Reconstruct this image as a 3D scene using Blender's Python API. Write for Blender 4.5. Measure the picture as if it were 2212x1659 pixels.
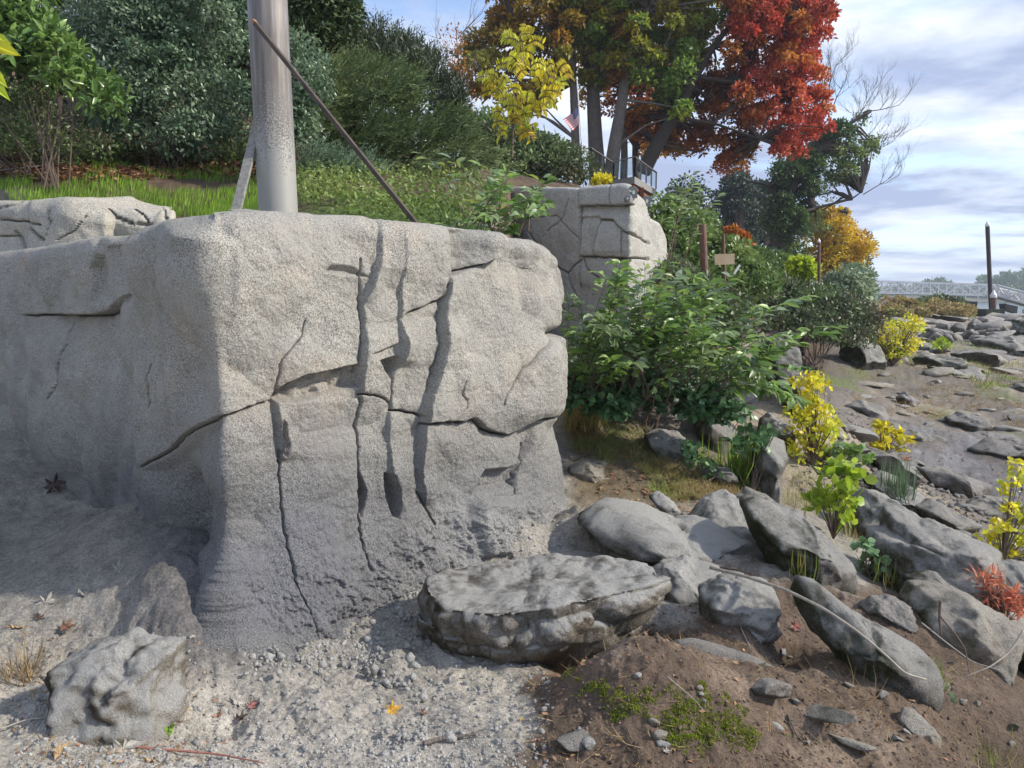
import bpy, math, random
import numpy as np
from mathutils import Vector, Matrix
for o in list(bpy.data.objects): bpy.data.objects.remove(o)
C = bpy.context.scene.collection
S = bpy.context.scene
R = math.radians
# ------------------------------------------------------------------ camera
F = 1662.0; CU = 1106.0; CV = 829.5; CZ = 2.0
PITCH = math.atan(189.5/F); cp, sp = math.cos(PITCH), math.sin(PITCH)
cam = bpy.data.cameras.new('camera'); co = bpy.data.objects.new('camera', cam); C.objects.link(co)
cam.sensor_width = 36; cam.lens = 36*F/2212; cam.clip_end = 3000; cam.clip_start = 0.05
co.location = (0, 0, CZ); co.rotation_euler = (math.pi/2-PITCH, 0, 0)
S.camera = co
# ------------------------------------------------------------------ light
SUN_AZ = 97.0; SUN_EL = 34.0       # azimuth clockwise from +Y (view direction)
w = bpy.data.worlds.new('World'); S.world = w; w.use_nodes = True
nt = w.node_tree; nt.nodes.clear()
def wn(t, **k):
    n = nt.nodes.new(t)
    for a, b in k.items(): setattr(n, a, b)
    return n
L = nt.links.new
out = wn('ShaderNodeOutputWorld'); bg = wn('ShaderNodeBackground'); bg.inputs[1].default_value = 0.122
sky = wn('ShaderNodeTexSky', sky_type='NISHITA'); sky.sun_disc = False
sky.sun_elevation = R(SUN_EL); sky.sun_rotation = R(SUN_AZ); sky.air_density = 1.0; sky.dust_density = 0.6; sky.ozone_density = 1.6
tc = wn('ShaderNodeTexCoord'); sep = wn('ShaderNodeSeparateXYZ'); L(tc.outputs['Generated'], sep.inputs[0])
zz = wn('ShaderNodeMath', operation='MAXIMUM'); L(sep.outputs[2], zz.inputs[0]); zz.inputs[1].default_value = 0.0
za = wn('ShaderNodeMath', operation='ADD'); L(zz.outputs[0], za.inputs[0]); za.inputs[1].default_value = 0.10
dx = wn('ShaderNodeMath', operation='DIVIDE'); L(sep.outputs[0], dx.inputs[0]); L(za.outputs[0], dx.inputs[1])
dy = wn('ShaderNodeMath', operation='DIVIDE'); L(sep.outputs[1], dy.inputs[0]); L(za.outputs[0], dy.inputs[1])
cm = wn('ShaderNodeCombineXYZ'); L(dx.outputs[0], cm.inputs[0]); L(dy.outputs[0], cm.inputs[1])
mp = wn('ShaderNodeMapping'); mp.inputs['Location'].default_value = (3.1, 1.7, 0.4); mp.inputs['Rotation'].default_value = (0, 0, R(20)); mp.inputs['Scale'].default_value = (0.75, 1.0, 1)
L(cm.outputs[0], mp.inputs[0])
n1 = wn('ShaderNodeTexNoise'); n1.inputs['Scale'].default_value = 1.15; n1.inputs['Detail'].default_value = 10; n1.inputs['Roughness'].default_value = 0.60; n1.inputs['Distortion'].default_value = 0.25
L(mp.outputs[0], n1.inputs[0])
n2 = wn('ShaderNodeTexNoise'); n2.inputs['Scale'].default_value = 0.85; n2.inputs['Detail'].default_value = 9; n2.inputs['Roughness'].default_value = 0.6
mp2 = wn('ShaderNodeMapping'); mp2.inputs['Location'].default_value = (5.3, 3.6, 7.0); L(cm.outputs[0], mp2.inputs[0]); L(mp2.outputs[0], n2.inputs[0])
r1 = wn('ShaderNodeValToRGB'); r1.color_ramp.elements[0].position = 0.34; r1.color_ramp.elements[1].position = 0.53
L(n1.outputs[0], r1.inputs[0])
r2 = wn('ShaderNodeValToRGB'); e = r2.color_ramp.elements
e[0].position = 0.43; e[0].color = (2.7, 3.2, 4.6, 1); e[1].position = 0.68; e[1].color = (7.4, 7.5, 7.7, 1)
m_ = e.new(0.53); m_.color = (4.4, 4.9, 5.9, 1)
L(n2.outputs[0], r2.inputs[0])
skm = wn('ShaderNodeMixRGB', blend_type='MULTIPLY'); skm.inputs[0].default_value = 1; L(sky.outputs[0], skm.inputs[1]); skm.inputs[2].default_value = (1.35, 1.35, 1.45, 1)
hz = wn('ShaderNodeMapRange'); L(sep.outputs[2], hz.inputs[0]); hz.inputs[1].default_value = 0.0; hz.inputs[2].default_value = .16; hz.inputs[3].default_value = .75; hz.inputs[4].default_value = 0
hm = wn('ShaderNodeMixRGB'); L(hz.outputs[0], hm.inputs[0]); L(skm.outputs[0], hm.inputs[1]); hm.inputs[2].default_value = (5.2, 6.6, 8.4, 1)
mx = wn('ShaderNodeMixRGB'); L(r1.outputs[0], mx.inputs[0]); L(hm.outputs[0], mx.inputs[1]); L(r2.outputs[0], mx.inputs[2])
L(mx.outputs[0], bg.inputs[0]); L(bg.outputs[0], out.inputs[0])
sl = bpy.data.lights.new('sun', 'SUN'); sl.energy = 3.5; sl.angle = R(2.2); sl.color = (1.0, 0.92, 0.79)
so = bpy.data.objects.new('sun', sl); C.objects.link(so)
sd = Vector((math.sin(R(SUN_AZ))*math.cos(R(SUN_EL)), math.cos(R(SUN_AZ))*math.cos(R(SUN_EL)), math.sin(R(SUN_EL))))
so.rotation_euler = (-sd).to_track_quat('-Z', 'Y').to_euler()
S.view_settings.view_transform = 'Standard'; S.view_settings.look = 'None'; S.view_settings.gamma = 1; S.view_settings.exposure = 0.58
S.view_settings.use_curve_mapping = False
# ------------------------------------------------------------------ projection helpers
def W(u, v, y):
    dv = -(v-CV)/F; dx = (u-CU)/F
    d = (dx, cp+dv*sp, -sp+dv*cp); t = y/d[1]
    return np.array([dx*t, y*np.ones_like(dx*t) if np.ndim(dx*t) else y, CZ+d[2]*t])
def PX(x, y, z):
    dz = z-CZ; dep = np.maximum(cp*y-sp*dz, 0.05); up = sp*y+cp*dz
    return CU+F*x/dep, CV-F*up/dep
def WZ(u, v, z):
    dv = -(v-CV)/F; d = np.array([(u-CU)/F, cp+dv*sp, -sp+dv*cp]); t = (z-CZ)/d[2]
    return np.array([d[0]*t, d[1]*t, z])
# ------------------------------------------------------------------ numpy noise
def _h(ix, iy, iz, s):
    n = (ix*374761393+iy*668265263+iz*2147483647+s*974634777) & 0xffffffff
    n = ((n ^ (n >> 13))*1274126177) & 0xffffffff
    n = ((n ^ (n >> 16))*2246822519) & 0xffffffff
    return ((n ^ (n >> 15)) & 0xffffff)/float(0xffffff)
def vn(p, seed=0):
    i = np.floor(p).astype(np.int64); f = p-i; f = f*f*f*(f*(f*6-15)+10)
    r = 0
    for a in (0, 1):
        for b in (0, 1):
            for c in (0, 1):
                wgt = (f[:, 0] if a else 1-f[:, 0])*(f[:, 1] if b else 1-f[:, 1])*(f[:, 2] if c else 1-f[:, 2])
                r = r+wgt*_h(i[:, 0]+a, i[:, 1]+b, i[:, 2]+c, seed)
    return r*2-1
def fbm(p, sc=1.0, octv=4, seed=0, rough=0.5):
    r = 0; a = 1.0; t = 0
    for k in range(octv):
        r = r+a*vn(p*sc*(2**k)+k*7.31, seed+k); t += a; a *= rough
    return r/t
def facets(p, sc, seed, k=1.0, tilt=.35):
    q = p*sc; i0 = np.floor(q).astype(np.int64); best = np.full(len(q), -1e9)
    for a in (-1, 0, 1):
        for b in (-1, 0, 1):
            for c in (-1, 0, 1):
                ix, iy, iz = i0[:, 0]+a, i0[:, 1]+b, i0[:, 2]+c
                h = [_h(ix, iy, iz, seed+j) for j in range(7)]
                dx_, dy_, dz_ = q[:, 0]-ix-h[0], q[:, 1]-iy-h[1], q[:, 2]-iz-h[2]
                best = np.maximum(best, .5*h[3]+tilt*((h[4]-.5)*dx_+(h[5]-.5)*dy_+(h[6]-.5)*dz_)*4-k*(dx_**2+dy_**2+dz_**2))
    return best
def sst(x, a, b):
    t = np.clip((x-a)/(b-a), 0, 1); return t*t*(3-2*t)
def seg_dist(u, v, pl):
    best = np.full(u.shape, 1e9)
    for (a, b), (c, d) in zip(pl[:-1], pl[1:]):
        vx, vy = c-a, d-b; L2 = vx*vx+vy*vy+1e-9
        t = np.clip(((u-a)*vx+(v-b)*vy)/L2, 0, 1)
        best = np.minimum(best, np.hypot(u-a-t*vx, v-b-t*vy))
    return best
def inpoly(u, v, pl):
    c = np.zeros(np.shape(u), bool); n = len(pl); j = n-1
    for i in range(n):
        (xi, yi), (xj, yj) = pl[i], pl[j]
        cond = ((yi > v) != (yj > v)) & (u < (xj-xi)*(v-yi)/((yj-yi) if yj != yi else 1e-9)+xi)
        c ^= cond; j = i
    return c
def sdpoly(u, v, pl):           # negative inside
    d = seg_dist(u, v, list(pl)+[pl[0]]); return np.where(inpoly(u, v, pl), -d, d)
# ------------------------------------------------------------------ mesh helpers
def mesh(name, V, Fc, mat=None, parent=None, smooth=False, tint=None, col=None):
    V = np.asarray(V, dtype=np.float32); me = bpy.data.meshes.new(name)
    if isinstance(Fc, np.ndarray):
        n, k = Fc.shape
        me.vertices.add(len(V)); me.vertices.foreach_set('co', V.ravel())
        me.loops.add(n*k); me.loops.foreach_set('vertex_index', Fc.astype(np.int32).ravel())
        me.polygons.add(n); me.polygons.foreach_set('loop_start', np.arange(0, n*k, k, dtype=np.int32))
        me.update(calc_edges=True)
    else:
        me.from_pydata([tuple(map(float, q)) for q in V], [], Fc); me.update()
    if smooth: me.polygons.foreach_set('use_smooth', np.ones(len(me.polygons), bool))
    if tint is not None:
        a = me.attributes.new('tint', 'FLOAT', 'POINT'); a.data.foreach_set('value', np.asarray(tint, np.float32))
    if col is not None:
        a = me.attributes.new('col', 'FLOAT_COLOR', 'POINT'); a.data.foreach_set('color', np.asarray(col, np.float32).ravel())
    if mat: me.materials.append(mat)
    o = bpy.data.objects.new(name, me); C.objects.link(o)
    if parent: o.parent = parent; o.matrix_parent_inverse = Matrix.Translation(-parent.location)
    return o
def tag(o, label=None, cat=None, group=None, kind=None):
    if label: o['label'] = label
    if cat: o['category'] = cat
    if group: o['group'] = group
    if kind: o['kind'] = kind
    return o
def thing(name, loc, label, cat, group=None):
    o = bpy.data.objects.new(name, None); C.objects.link(o); o.location = tuple(map(float, loc)); o.empty_display_size = 0.2
    return tag(o, label, cat, group)
def joinparts(parts):
    V = []; Fs = []; n = 0
    for v, f in parts:
        V.append(np.asarray(v)); Fs += [tuple(i+n for i in q) for q in f]; n += len(v)
    return np.concatenate(V), Fs
def box(x0, x1, y0, y1, z0, z1):
    v = [(x, y, z) for x in (x0, x1) for y in (y0, y1) for z in (z0, z1)]
    return v, [(0, 1, 3, 2), (4, 6, 7, 5), (0, 4, 5, 1), (2, 3, 7, 6), (0, 2, 6, 4), (1, 5, 7, 3)]
def beam(p0, p1, w, h=None):
    p0 = Vector(p0); p1 = Vector(p1); d = (p1-p0); h = h or w
    q = d.to_track_quat('Z', 'Y').to_matrix(); a = q @ Vector((w/2, 0, 0)); b = q @ Vector((0, h/2, 0))
    v = [p+s*a+t*b for p in (p0, p1) for s, t in ((-1, -1), (1, -1), (1, 1), (-1, 1))]
    return [tuple(x) for x in v], [(3, 2, 1, 0), (4, 5, 6, 7)]+[(i, (i+1) % 4, (i+1) % 4+4, i+4) for i in range(4)]
def tube(pts, rad, n=8, cap=True):
    pts = [Vector(tuple(map(float, p))) for p in pts]
    if not hasattr(rad, '__len__'): rad = [rad]*len(pts)
    V = []; Fs = []; prev = None
    for i, p in enumerate(pts):
        d = (pts[min(i+1, len(pts)-1)]-pts[max(i-1, 0)]).normalized()
        if prev is None: a = d.orthogonal().normalized()
        else: a = (prev-d*prev.dot(d)).normalized()
        prev = a; b = d.cross(a)
        for k in range(n):
            t = 2*math.pi*k/n; V.append(tuple(p+(a*math.cos(t)+b*math.sin(t))*rad[i]))
    for i in range(len(pts)-1):
        for k in range(n):
            Fs.append((i*n+k, i*n+(k+1) % n, (i+1)*n+(k+1) % n, (i+1)*n+k))
    if cap: Fs.append(tuple(range(n))[::-1]); Fs.append(tuple(range((len(pts)-1)*n, len(pts)*n)))
    return V, Fs
def interp_path(pts, m):
    pts = np.array(pts, float); t = np.linspace(0, len(pts)-1, m); i = np.arange(len(pts))
    # catmull style smoothing through dense linear + smoothing
    out = np.stack([np.interp(t, i, pts[:, k]) for k in range(pts.shape[1])], 1)
    for _ in range(2): out[1:-1] = (out[:-2]+2*out[1:-1]+out[2:])/4
    return out
def norm(a): return a/np.maximum(np.linalg.norm(a, axis=1, keepdims=True), 1e-9)
def scatter(tv, tf, pos, axis, nrm, scale, tint=None, wscale=None):
    """copies of a template (x along axis, z along normal) as one mesh's arrays"""
    tv = np.asarray(tv, float); tf = np.asarray(tf); N = len(pos); K = len(tv)
    axis = norm(axis); b = norm(np.cross(nrm, axis)); n = np.cross(axis, b)
    sc = np.asarray(scale)[:, None, None]*np.ones((1, 1, 1)); ws = 1 if wscale is None else np.asarray(wscale)[:, None, None]
    V = pos[:, None, :]+sc*(tv[None, :, 0:1]*axis[:, None, :]+ws*tv[None, :, 1:2]*b[:, None, :]+tv[None, :, 2:3]*n[:, None, :])
    Fa = (tf[None]+(np.arange(N)*K)[:, None, None]).reshape(-1, tf.shape[1])
    T = None if tint is None else np.repeat(tint, K)
    return V.reshape(-1, 3), Fa, T
LEAF_LOW = ([(0, 0, 0), (.5, .26, .05), (1, 0, -.06), (.5, -.26, .05)], [(0, 1, 2), (0, 2, 3)])
LEAF = ([(0, 0, 0), (.28, .17, .05), (.65, .15, .05), (1, 0, -.10), (.65, -.15, .05), (.28, -.17, .05), (.45, 0, 0)],
        [(0, 6, 1), (1, 6, 2), (2, 6, 3), (3, 6, 4), (4, 6, 5), (5, 6, 0)])
LEAF_RND = ([(0, 0, 0), (.2, .30, .06), (.62, .36, .05), (1, 0, -.08), (.62, -.36, .05), (.2, -.30, .06), (.45, 0, 0)], LEAF[1])
LEAF_NAR = ([(0, 0, 0), (.35, .08, .02), (.7, .07, 0), (1, 0, -.12), (.7, -.07, 0), (.35, -.08, .02), (.5, 0, -.02)], LEAF[1])
BLADE = ([(0, .035, 0), (0, -.035, 0), (.5, .028, .07), (.5, -.028, .07), (1, 0, .32)], [(0, 1, 3), (0, 3, 2), (2, 3, 4)])
def lobed(nl=5, seed=1):     # palmate maple-like leaf: star outline around a stem point
    rg = random.Random(seed); V = [(0.35, 0, 0)]; pts = []
    angs = np.linspace(-150, 150, nl)
    for i, a in enumerate(angs):
        r = (0.62, 0.5, 0.42)[min(abs(i-nl//2), 2)]
        for da, rr in ((-24, .52), (-9, .72), (0, 1.0), (9, .72), (24, .52)) if True else ():
            t = R(a*0.82+da); pts.append((0.35+r*rr*math.cos(t), r*rr*math.sin(t), rg.uniform(-.07, .09)))
    V += pts; n = len(pts); Fs = [(0, i+1, i+2) for i in range(n-1)]
    V.append((0, 0, 0)); Fs.append((0, n, n+1)); Fs.append((0, n+1, 1))
    return V, Fs
def rnd(n, seed): return np.random.RandomState(seed)
# ------------------------------------------------------------------ materials
def mat(name):
    m = bpy.data.materials.new(name); m.use_nodes = True; t = m.node_tree; t.nodes.clear()
    o = t.nodes.new('ShaderNodeOutputMaterial'); return m, t, o
def nd(t, ty, ins=None, **k):
    n = t.nodes.new(ty)
    for a, b in k.items(): setattr(n, a, b)
    for a, b in (ins or {}).items():
        if isinstance(b, bpy.types.NodeSocket): t.links.new(b, n.inputs[a])
        else: n.inputs[a].default_value = b
    return n
def ramp(t, src, stops, interp='LINEAR'):
    r = t.nodes.new('ShaderNodeValToRGB'); e = r.color_ramp.elements; r.color_ramp.interpolation = interp
    while len(e) < len(stops): e.new(0.5)
    for i, (p, c) in enumerate(stops):
        e[i].position = p; e[i].color = (c, c, c, 1) if not hasattr(c, '__len__') else (*c[:3], 1)
    t.links.new(src, r.inputs[0]); return r.outputs[0]
def leafmat(name, stops, gloss=0.35, trans=0.35, attr=True, spec=0.5, gain=1.45):
    stops = [(p_, tuple(min(.8, x*(gain if max(c_) < .3 else 1.1)) for x in c_)) for p_, c_ in stops]
    m, t, o = mat(name)
    a = nd(t, 'ShaderNodeAttribute', attribute_name='tint')
    c = ramp(t, a.outputs['Fac'], stops)
    gi = nd(t, 'ShaderNodeNewGeometry')
    hs = nd(t, 'ShaderNodeHueSaturation', {'Color': c}); mr = nd(t, 'ShaderNodeMapRange', {0: gi.outputs['Random Per Island'], 3: 0.6, 4: 1.35}); t.links.new(mr.outputs[0], hs.inputs['Value'])
    p = nd(t, 'ShaderNodeBsdfPrincipled', {'Base Color': hs.outputs[0], 'Roughness': gloss, 'Specular IOR Level': spec})
    tr = nd(t, 'ShaderNodeBsdfTranslucent', {'Color': hs.outputs[0]})
    x = nd(t, 'ShaderNodeMixShader', {0: trans, 1: p.outputs[0], 2: tr.outputs[0]})
    t.links.new(x.outputs[0], o.inputs[0]); return m
def simple(name, col, rough=0.6, metal=0.0, nscale=8, var=0.25, bump=0.15, col2=None, bscale=None, stretch=(1, 1, 1)):
    m, t, o = mat(name)
    g = nd(t, 'ShaderNodeNewGeometry'); mpn = nd(t, 'ShaderNodeMapping', {0: g.outputs['Position'], 3: stretch})
    n = nd(t, 'ShaderNodeTexNoise', {'Vector': mpn.outputs[0], 'Scale': nscale, 'Detail': 7, 'Roughness': .62})
    c2 = col2 or tuple(x*(1-var) for x in col); c1 = tuple(min(1, x*(1+var*.6)) for x in col)
    c = ramp(t, n.outputs[0], [(.32, c2), (.66, c1)])
    nb = nd(t, 'ShaderNodeTexNoise', {'Vector': mpn.outputs[0], 'Scale': bscale or nscale*6, 'Detail': 5, 'Roughness': .6})
    b = nd(t, 'ShaderNodeBump', {'Strength': bump, 'Distance': .02, 'Height': nb.outputs[0]})
    p = nd(t, 'ShaderNodeBsdfPrincipled', {'Base Color': c, 'Roughness': rough, 'Metallic': metal, 'Normal': b.outputs[0]})
    t.links.new(p.outputs[0], o.inputs[0]); return m
def stonemat(name, c_dark, c_mid, c_light, moss=0.0, dust=0.0, scale=1.0, grain=1.0, rough=0.85, mosscol=(.045, .055, .012), lichen=0.3, bump=0.6, use_col=False, warm=None):
    m, t, o = mat(name)
    g = nd(t, 'ShaderNodeNewGeometry'); P = g.outputs['Position']
    big = nd(t, 'ShaderNodeTexNoise', {'Vector': P, 'Scale': 3.2*scale, 'Detail': 6, 'Roughness': .6, 'Distortion': .4})
    c = ramp(t, big.outputs[0], [(.30, c_dark), (.5, c_mid), (.72, c_light)])
    if use_col:
        ca = nd(t, 'ShaderNodeAttribute', attribute_name='col')
        c = nd(t, 'ShaderNodeMixRGB', {0: 0.8, 1: c, 2: ca.outputs['Color']}).outputs[0]
    gr = nd(t, 'ShaderNodeTexNoise', {'Vector': P, 'Scale': 110*scale, 'Detail': 3, 'Roughness': .75})
    gv = ramp(t, gr.outputs[0], [(.36, 1-.72*grain), (.48, 1.0-.10*grain), (.62, 1+.50*grain)])
    gm_ = nd(t, 'ShaderNodeTexNoise', {'Vector': P, 'Scale': 2.1*scale, 'Detail': 5, 'Roughness': .6}); gf = ramp(t, gm_.outputs[0], [(.35, .35), (.62, 1.0)])
    c = nd(t, 'ShaderNodeMixRGB', {0: gf, 1: c, 2: gv}, blend_type='MULTIPLY').outputs[0]
    vo = nd(t, 'ShaderNodeTexNoise', {'Vector': P, 'Scale': 26*scale, 'Detail': 4, 'Roughness': .7})
    if lichen > 0:
        lm = ramp(t, vo.outputs[0], [(.56, 0.0), (.74, lichen)])
        c = nd(t, 'ShaderNodeMixRGB', {0: lm, 1: c, 2: (.50, .50, .46, 1)}).outputs[0]
    if dust > 0:
        sx = nd(t, 'ShaderNodeSeparateXYZ', {0: g.outputs['Normal']})
        vs = nd(t, 'ShaderNodeMath', {0: big.outputs[0], 1: 0.7}, operation='MULTIPLY')
        ad = nd(t, 'ShaderNodeMath', {0: sx.outputs[2], 1: vs.outputs[0]}, operation='ADD')
        dm = ramp(t, ad.outputs[0], [(.45, 0.0), (1.25, dust)])
        c = nd(t, 'ShaderNodeMixRGB', {0: dm, 1: c, 2: (.50, .49, .46, 1)}).outputs[0]
    if moss > 0:
        mn = nd(t, 'ShaderNodeTexNoise', {'Vector': P, 'Scale': 4.5*scale, 'Detail': 7, 'Roughness': .68})
        sx = nd(t, 'ShaderNodeSeparateXYZ', {0: g.outputs['Normal']})
        nx = nd(t, 'ShaderNodeMath', {0: sx.outputs[0], 1: -0.22}, operation='MULTIPLY')
        ad = nd(t, 'ShaderNodeMath', {0: mn.outputs[0], 1: nx.outputs[0]}, operation='ADD')
        mm = ramp(t, ad.outputs[0], [(.62-.22*moss, 0.0), (.86-.16*moss, .9)])
        mc = ramp(t, vo.outputs[0], [(.35, tuple(x*.45 for x in mosscol)), (.65, mosscol)])
        c = nd(t, 'ShaderNodeMixRGB', {0: mm, 1: c, 2: mc}).outputs[0]
    mid = nd(t, 'ShaderNodeTexNoise', {'Vector': P, 'Scale': 9*scale, 'Detail': 8, 'Roughness': .68, 'Distortion': .3})
    b00 = nd(t, 'ShaderNodeBump', {'Strength': bump, 'Distance': .06, 'Height': mid.outputs[0]})
    b0 = nd(t, 'ShaderNodeBump', {'Strength': bump, 'Distance': .035, 'Height': vo.outputs[0], 'Normal': b00.outputs[0]})
    b1 = nd(t, 'ShaderNodeBump', {'Strength': min(1, bump*grain*1.6), 'Distance': .014, 'Height': gr.outputs[0], 'Normal': b0.outputs[0]})
    p = nd(t, 'ShaderNodeBsdfPrincipled', {'Base Color': c, 'Roughness': rough, 'Normal': b1.outputs[0], 'Specular IOR Level': .25})
    t.links.new(p.outputs[0], o.inputs[0]); return m
# ------------------------------------------------------------------ terrain
def tps_fit(P, z, lam=1e-3):
    q = np.arcsinh(np.array(P)/3.0); d = np.linalg.norm(q[:, None]-q[None], axis=2)
    K = d*d*np.log(d+1e-9); n = len(q); A = np.zeros((n+3, n+3)); A[:n, :n] = K+lam*np.eye(n)
    A[:n, n] = 1; A[:n, n+1:] = q; A[n:, :n] = A[:n, n:].T
    s = np.linalg.solve(A, np.concatenate([z, [0, 0, 0]])); return q, s
def tps_eval(fit, x, y):
    q, s = fit; X = np.arcsinh(np.stack([x, y], 1)/3.0); r = np.zeros(len(X)); n = len(q)
    for i in range(n):
        d = np.hypot(X[:, 0]-q[i, 0], X[:, 1]-q[i, 1]); r += s[i]*d*d*np.log(d+1e-9)
    return r+s[n]+X@s[n+1:]
lowc = []
for u, v, z in [(-300, 1659, .15), (0, 1659, .08), (300, 1659, .02), (600, 1659, 0), (1100, 1659, .0), (1700, 1659, -.05), (2212, 1659, -.35), (2600, 1659, -.6),
                (0, 1400, .13), (250, 1400, .1), (600, 1400, 0), (1205, 1150, -.02), (900, 1300, .0), (1200, 1400, -.02), (1450, 1500, .06), (1800, 1450, -.13), (2212, 1470, -.45), (1650, 1350, -.05),
                (1300, 1100, .05), (1500, 1050, .08), (1670, 1180, -.1), (1850, 1270, -.3), (2100, 1330, -.5), (1750, 1080, -.35), (1900, 1080, -.75), (2212, 1200, -1.0),
                (1950, 1000, -1.0), (2212, 1000, -1.1), (2212, 850, -1.0), (1950, 850, -.85), (2080, 920, -1.1), (2600, 900, -1.3), (2212, 760, -.8), (2500, 700, -1.2), (2150, 800, -.9)]:
    lowc.append(WZ(u, v, z))
for u, v, y in [(0, 1150, 5.5), (0, 1000, 6.6), (200, 1200, 4.75), (340, 1250, 4.2), (-150, 950, 7.5), (1300, 950, 8.5), (1400, 905, 9.5), (1600, 905, 11), (1800, 900, 15.5), (1700, 850, 15.5), (1900, 760, 36), (2212, 710, 52), (2050, 690, 67), (2150, 682, 80), (1880, 692, 60), (1830, 740, 29)]:
    lowc.append(W(u, v, y))
lowc += [(2.0, 11.6, 1.1), (1.0, 10.4, .95), (3.6, 12.4, 1.0), (.5, 12, 1.15), (2.2, 9.6, .45), (4.6, 12.6, .75), (0, 0, .3), (-3, 0, .4), (3, 0, 0), (-3, 1.5, .3), (3, 1.5, -.3), (0, -4, .5), (-8, -4, 1), (8, -4, -1.2), (8, 4, -1.2), (14, 8, -1.9), (22, 18, -2.0), (40, 45, -2.2), (70, 80, -2.4), (60, 96, -1.0), (45, 104, -1.6), (80, 130, -3), (150, 160, -3.5), (0, 900, -4), (600, 600, -4), (-600, 600, -3), (-60, 0, 4), (60, -60, -4), (-60, -60, 3), (300, 60, -4), (200, 900, -4), (-15, 6, 1.5)]
lowc = np.array([tuple(map(float, c)) for c in lowc]); LOW = tps_fit(lowc[:, :2], lowc[:, 2])
upc = np.array([(-1.6, 6, 2.3), (-3, 8, 2.7), (-1, 8, 2.72), (-2, 7.3, 2.72), (0, 9, 2.85), (-1, 9.5, 3.1), (-5, 10, 3.15), (-7, 12, 4.0), (-3, 12, 3.9), (0, 12, 3.6), (2, 14, 3.3), (-12, 14, 4.6),
    (-10, 20, 7), (0, 20, 5.0), (5, 20, 2.4), (9, 30, 2.2), (16, 45, 2.7), (5, 38, 6.2), (9, 38, 5.0), (12, 38, 3.3), (6, 46, 7.2), (2, 45, 7.5), (12, 48, 5.0), (20, 60, 4.3), (27, 66, 3.0), (33, 80, 1.8), (-20, 45, 12), (-40, 30, 12), (0, 120, 8), (20, 90, 4), (40, 110, 1),
    (-60, 120, 14), (0, 400, 10), (-300, 300, 25), (-300, 900, 25), (-3, 5, 2.2), (-60, 10, 9), (-30, 8, 6)])
UPF = tps_fit(upc[:, :2], upc[:, 2])
TOE = [(-60, 42), (-12, 14.4), (-5.6, 8.9), (-1.72, 5.0), (.0, 6.9), (.15, 7.8), (.1, 9.2), (.2, 11.5), (.5, 13.1), (1.9, 12.5), (2.9, 13.0), (4.2, 13.3), (5.9, 16), (8.7, 21), (13, 30), (20, 43), (29, 62), (37, 85), (46, 105), (60, 140), (140, 520)]
UPP = TOE+[(140, 3000), (-3000, 3000), (-3000, 42)]
PITS = [(*WZ(a, b, 0)[:2], A, r) for a, b, A, r in [(1290, 1400, .30, .30), (1390, 1375, .28, .18), (1710, 1395, .20, .13), (2150, 1490, .2, .3), (470, 1570, .07, .14), (1890, 1395, .1, .1), (1705, 1560, .10, .12)]]
LUMPS = [(*WZ(a, b, 0)[:2], A, r) for a, b, A, r in [(120, 1575, .07, .22), (300, 1265, .12, .45), (400, 1180, .09, .35), (360, 1390, .03, .4), (200, 1300, .06, .4), (840, 1420, .06, .14), (960, 1180, .30, .26), (870, 1235, .20, .2), (1120, 1190, .24, .3), (1240, 1160, .24, .28), (1330, 1150, .12, .3), (1050, 1190, .2, .25), (560, 1440, .08, .25), (700, 1500, .05, .2), (1740, 1240, .12, .28), (2020, 1300, .16, .42), (1870, 1430, .09, .3), (2100, 1440, .15, .42), (1600, 1365, .10, .25), (1480, 1560, .13, .45), (1660, 1500, .10, .22), (1330, 1530, .10, .3), (1480, 1180, .12, .5), (1600, 1230, .10, .35), (1900, 1280, .10, .3), (1400, 1480, .10, .35)]]
def ground(x, y, fine=True):
    x = np.atleast_1d(np.asarray(x, float)); y = np.atleast_1d(np.asarray(y, float))
    lo = tps_eval(LOW, x, y); up = tps_eval(UPF, x, y)
    sd_ = -sdpoly(x, y, UPP); rr = np.hypot(x, y)
    wd = np.interp(rr*sst(x, -1.2, .2), [0, 7.3, 9.5, 12.6, 14, 20, 30, 60, 120], [.35, .4, .6, .8, 2.2, 4.0, 6, 10, 22])
    m = sst(sd_, 0, wd)
    z = lo*(1-m)+np.maximum(up, lo)*m
    for px_, py_, A, r in PITS: z = z-A*np.exp(-(((x-px_)/r)**2+((y-py_)/r)**2))
    for px_, py_, A, r in LUMPS: z = z+A*np.exp(-(((x-px_)/r)**2+((y-py_)/r)**2))
    if fine:
        p = np.stack([x, y, z*0], 1)
        k = np.clip(rr/8, .35, 3.0)
        dr_ = sst(x, -.35, .3)*sst(-rr, -7, -5); z = z+dr_*(.030*np.abs(fbm(p, 4.5, 4, 63, .6))+.014*fbm(p, 15, 4, 65, .6))
        mud = sst(seg_dist(x, y, [(-2.6, 3.6), (-1.2, 3.7), (0, 5.0), (.9, 6.0), (1.9, 5.6)])*-1, -1.1, -.2)
        z = z+mud*(.05*fbm(p, 5, 4, 33, .65)+.03*np.abs(fbm(p, 13, 3, 35)))+.012*sst(-rr, -10, -7)*fbm(p, 22, 3, 37, .6)
        z = z+.09*k*fbm(p, .55, 3, 3)*sst(rr, 2, 5)+.028*fbm(p, 2.3, 3, 9)+.016*fbm(p, 9, 3, 21)*np.clip(rr/5, .8, 2)
    return z
def ground_hit(u, v, ymin=1.5, ymax=400):
    ys = np.geomspace(ymin, ymax, 1400); P = W(u, v, ys); z = ground(P[0], ys, False)
    k = np.argmax(P[2] < z); 
    if not (P[2] < z).any(): k = len(ys)-1
    return np.array([P[0][k], ys[k], z[k]])
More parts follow.
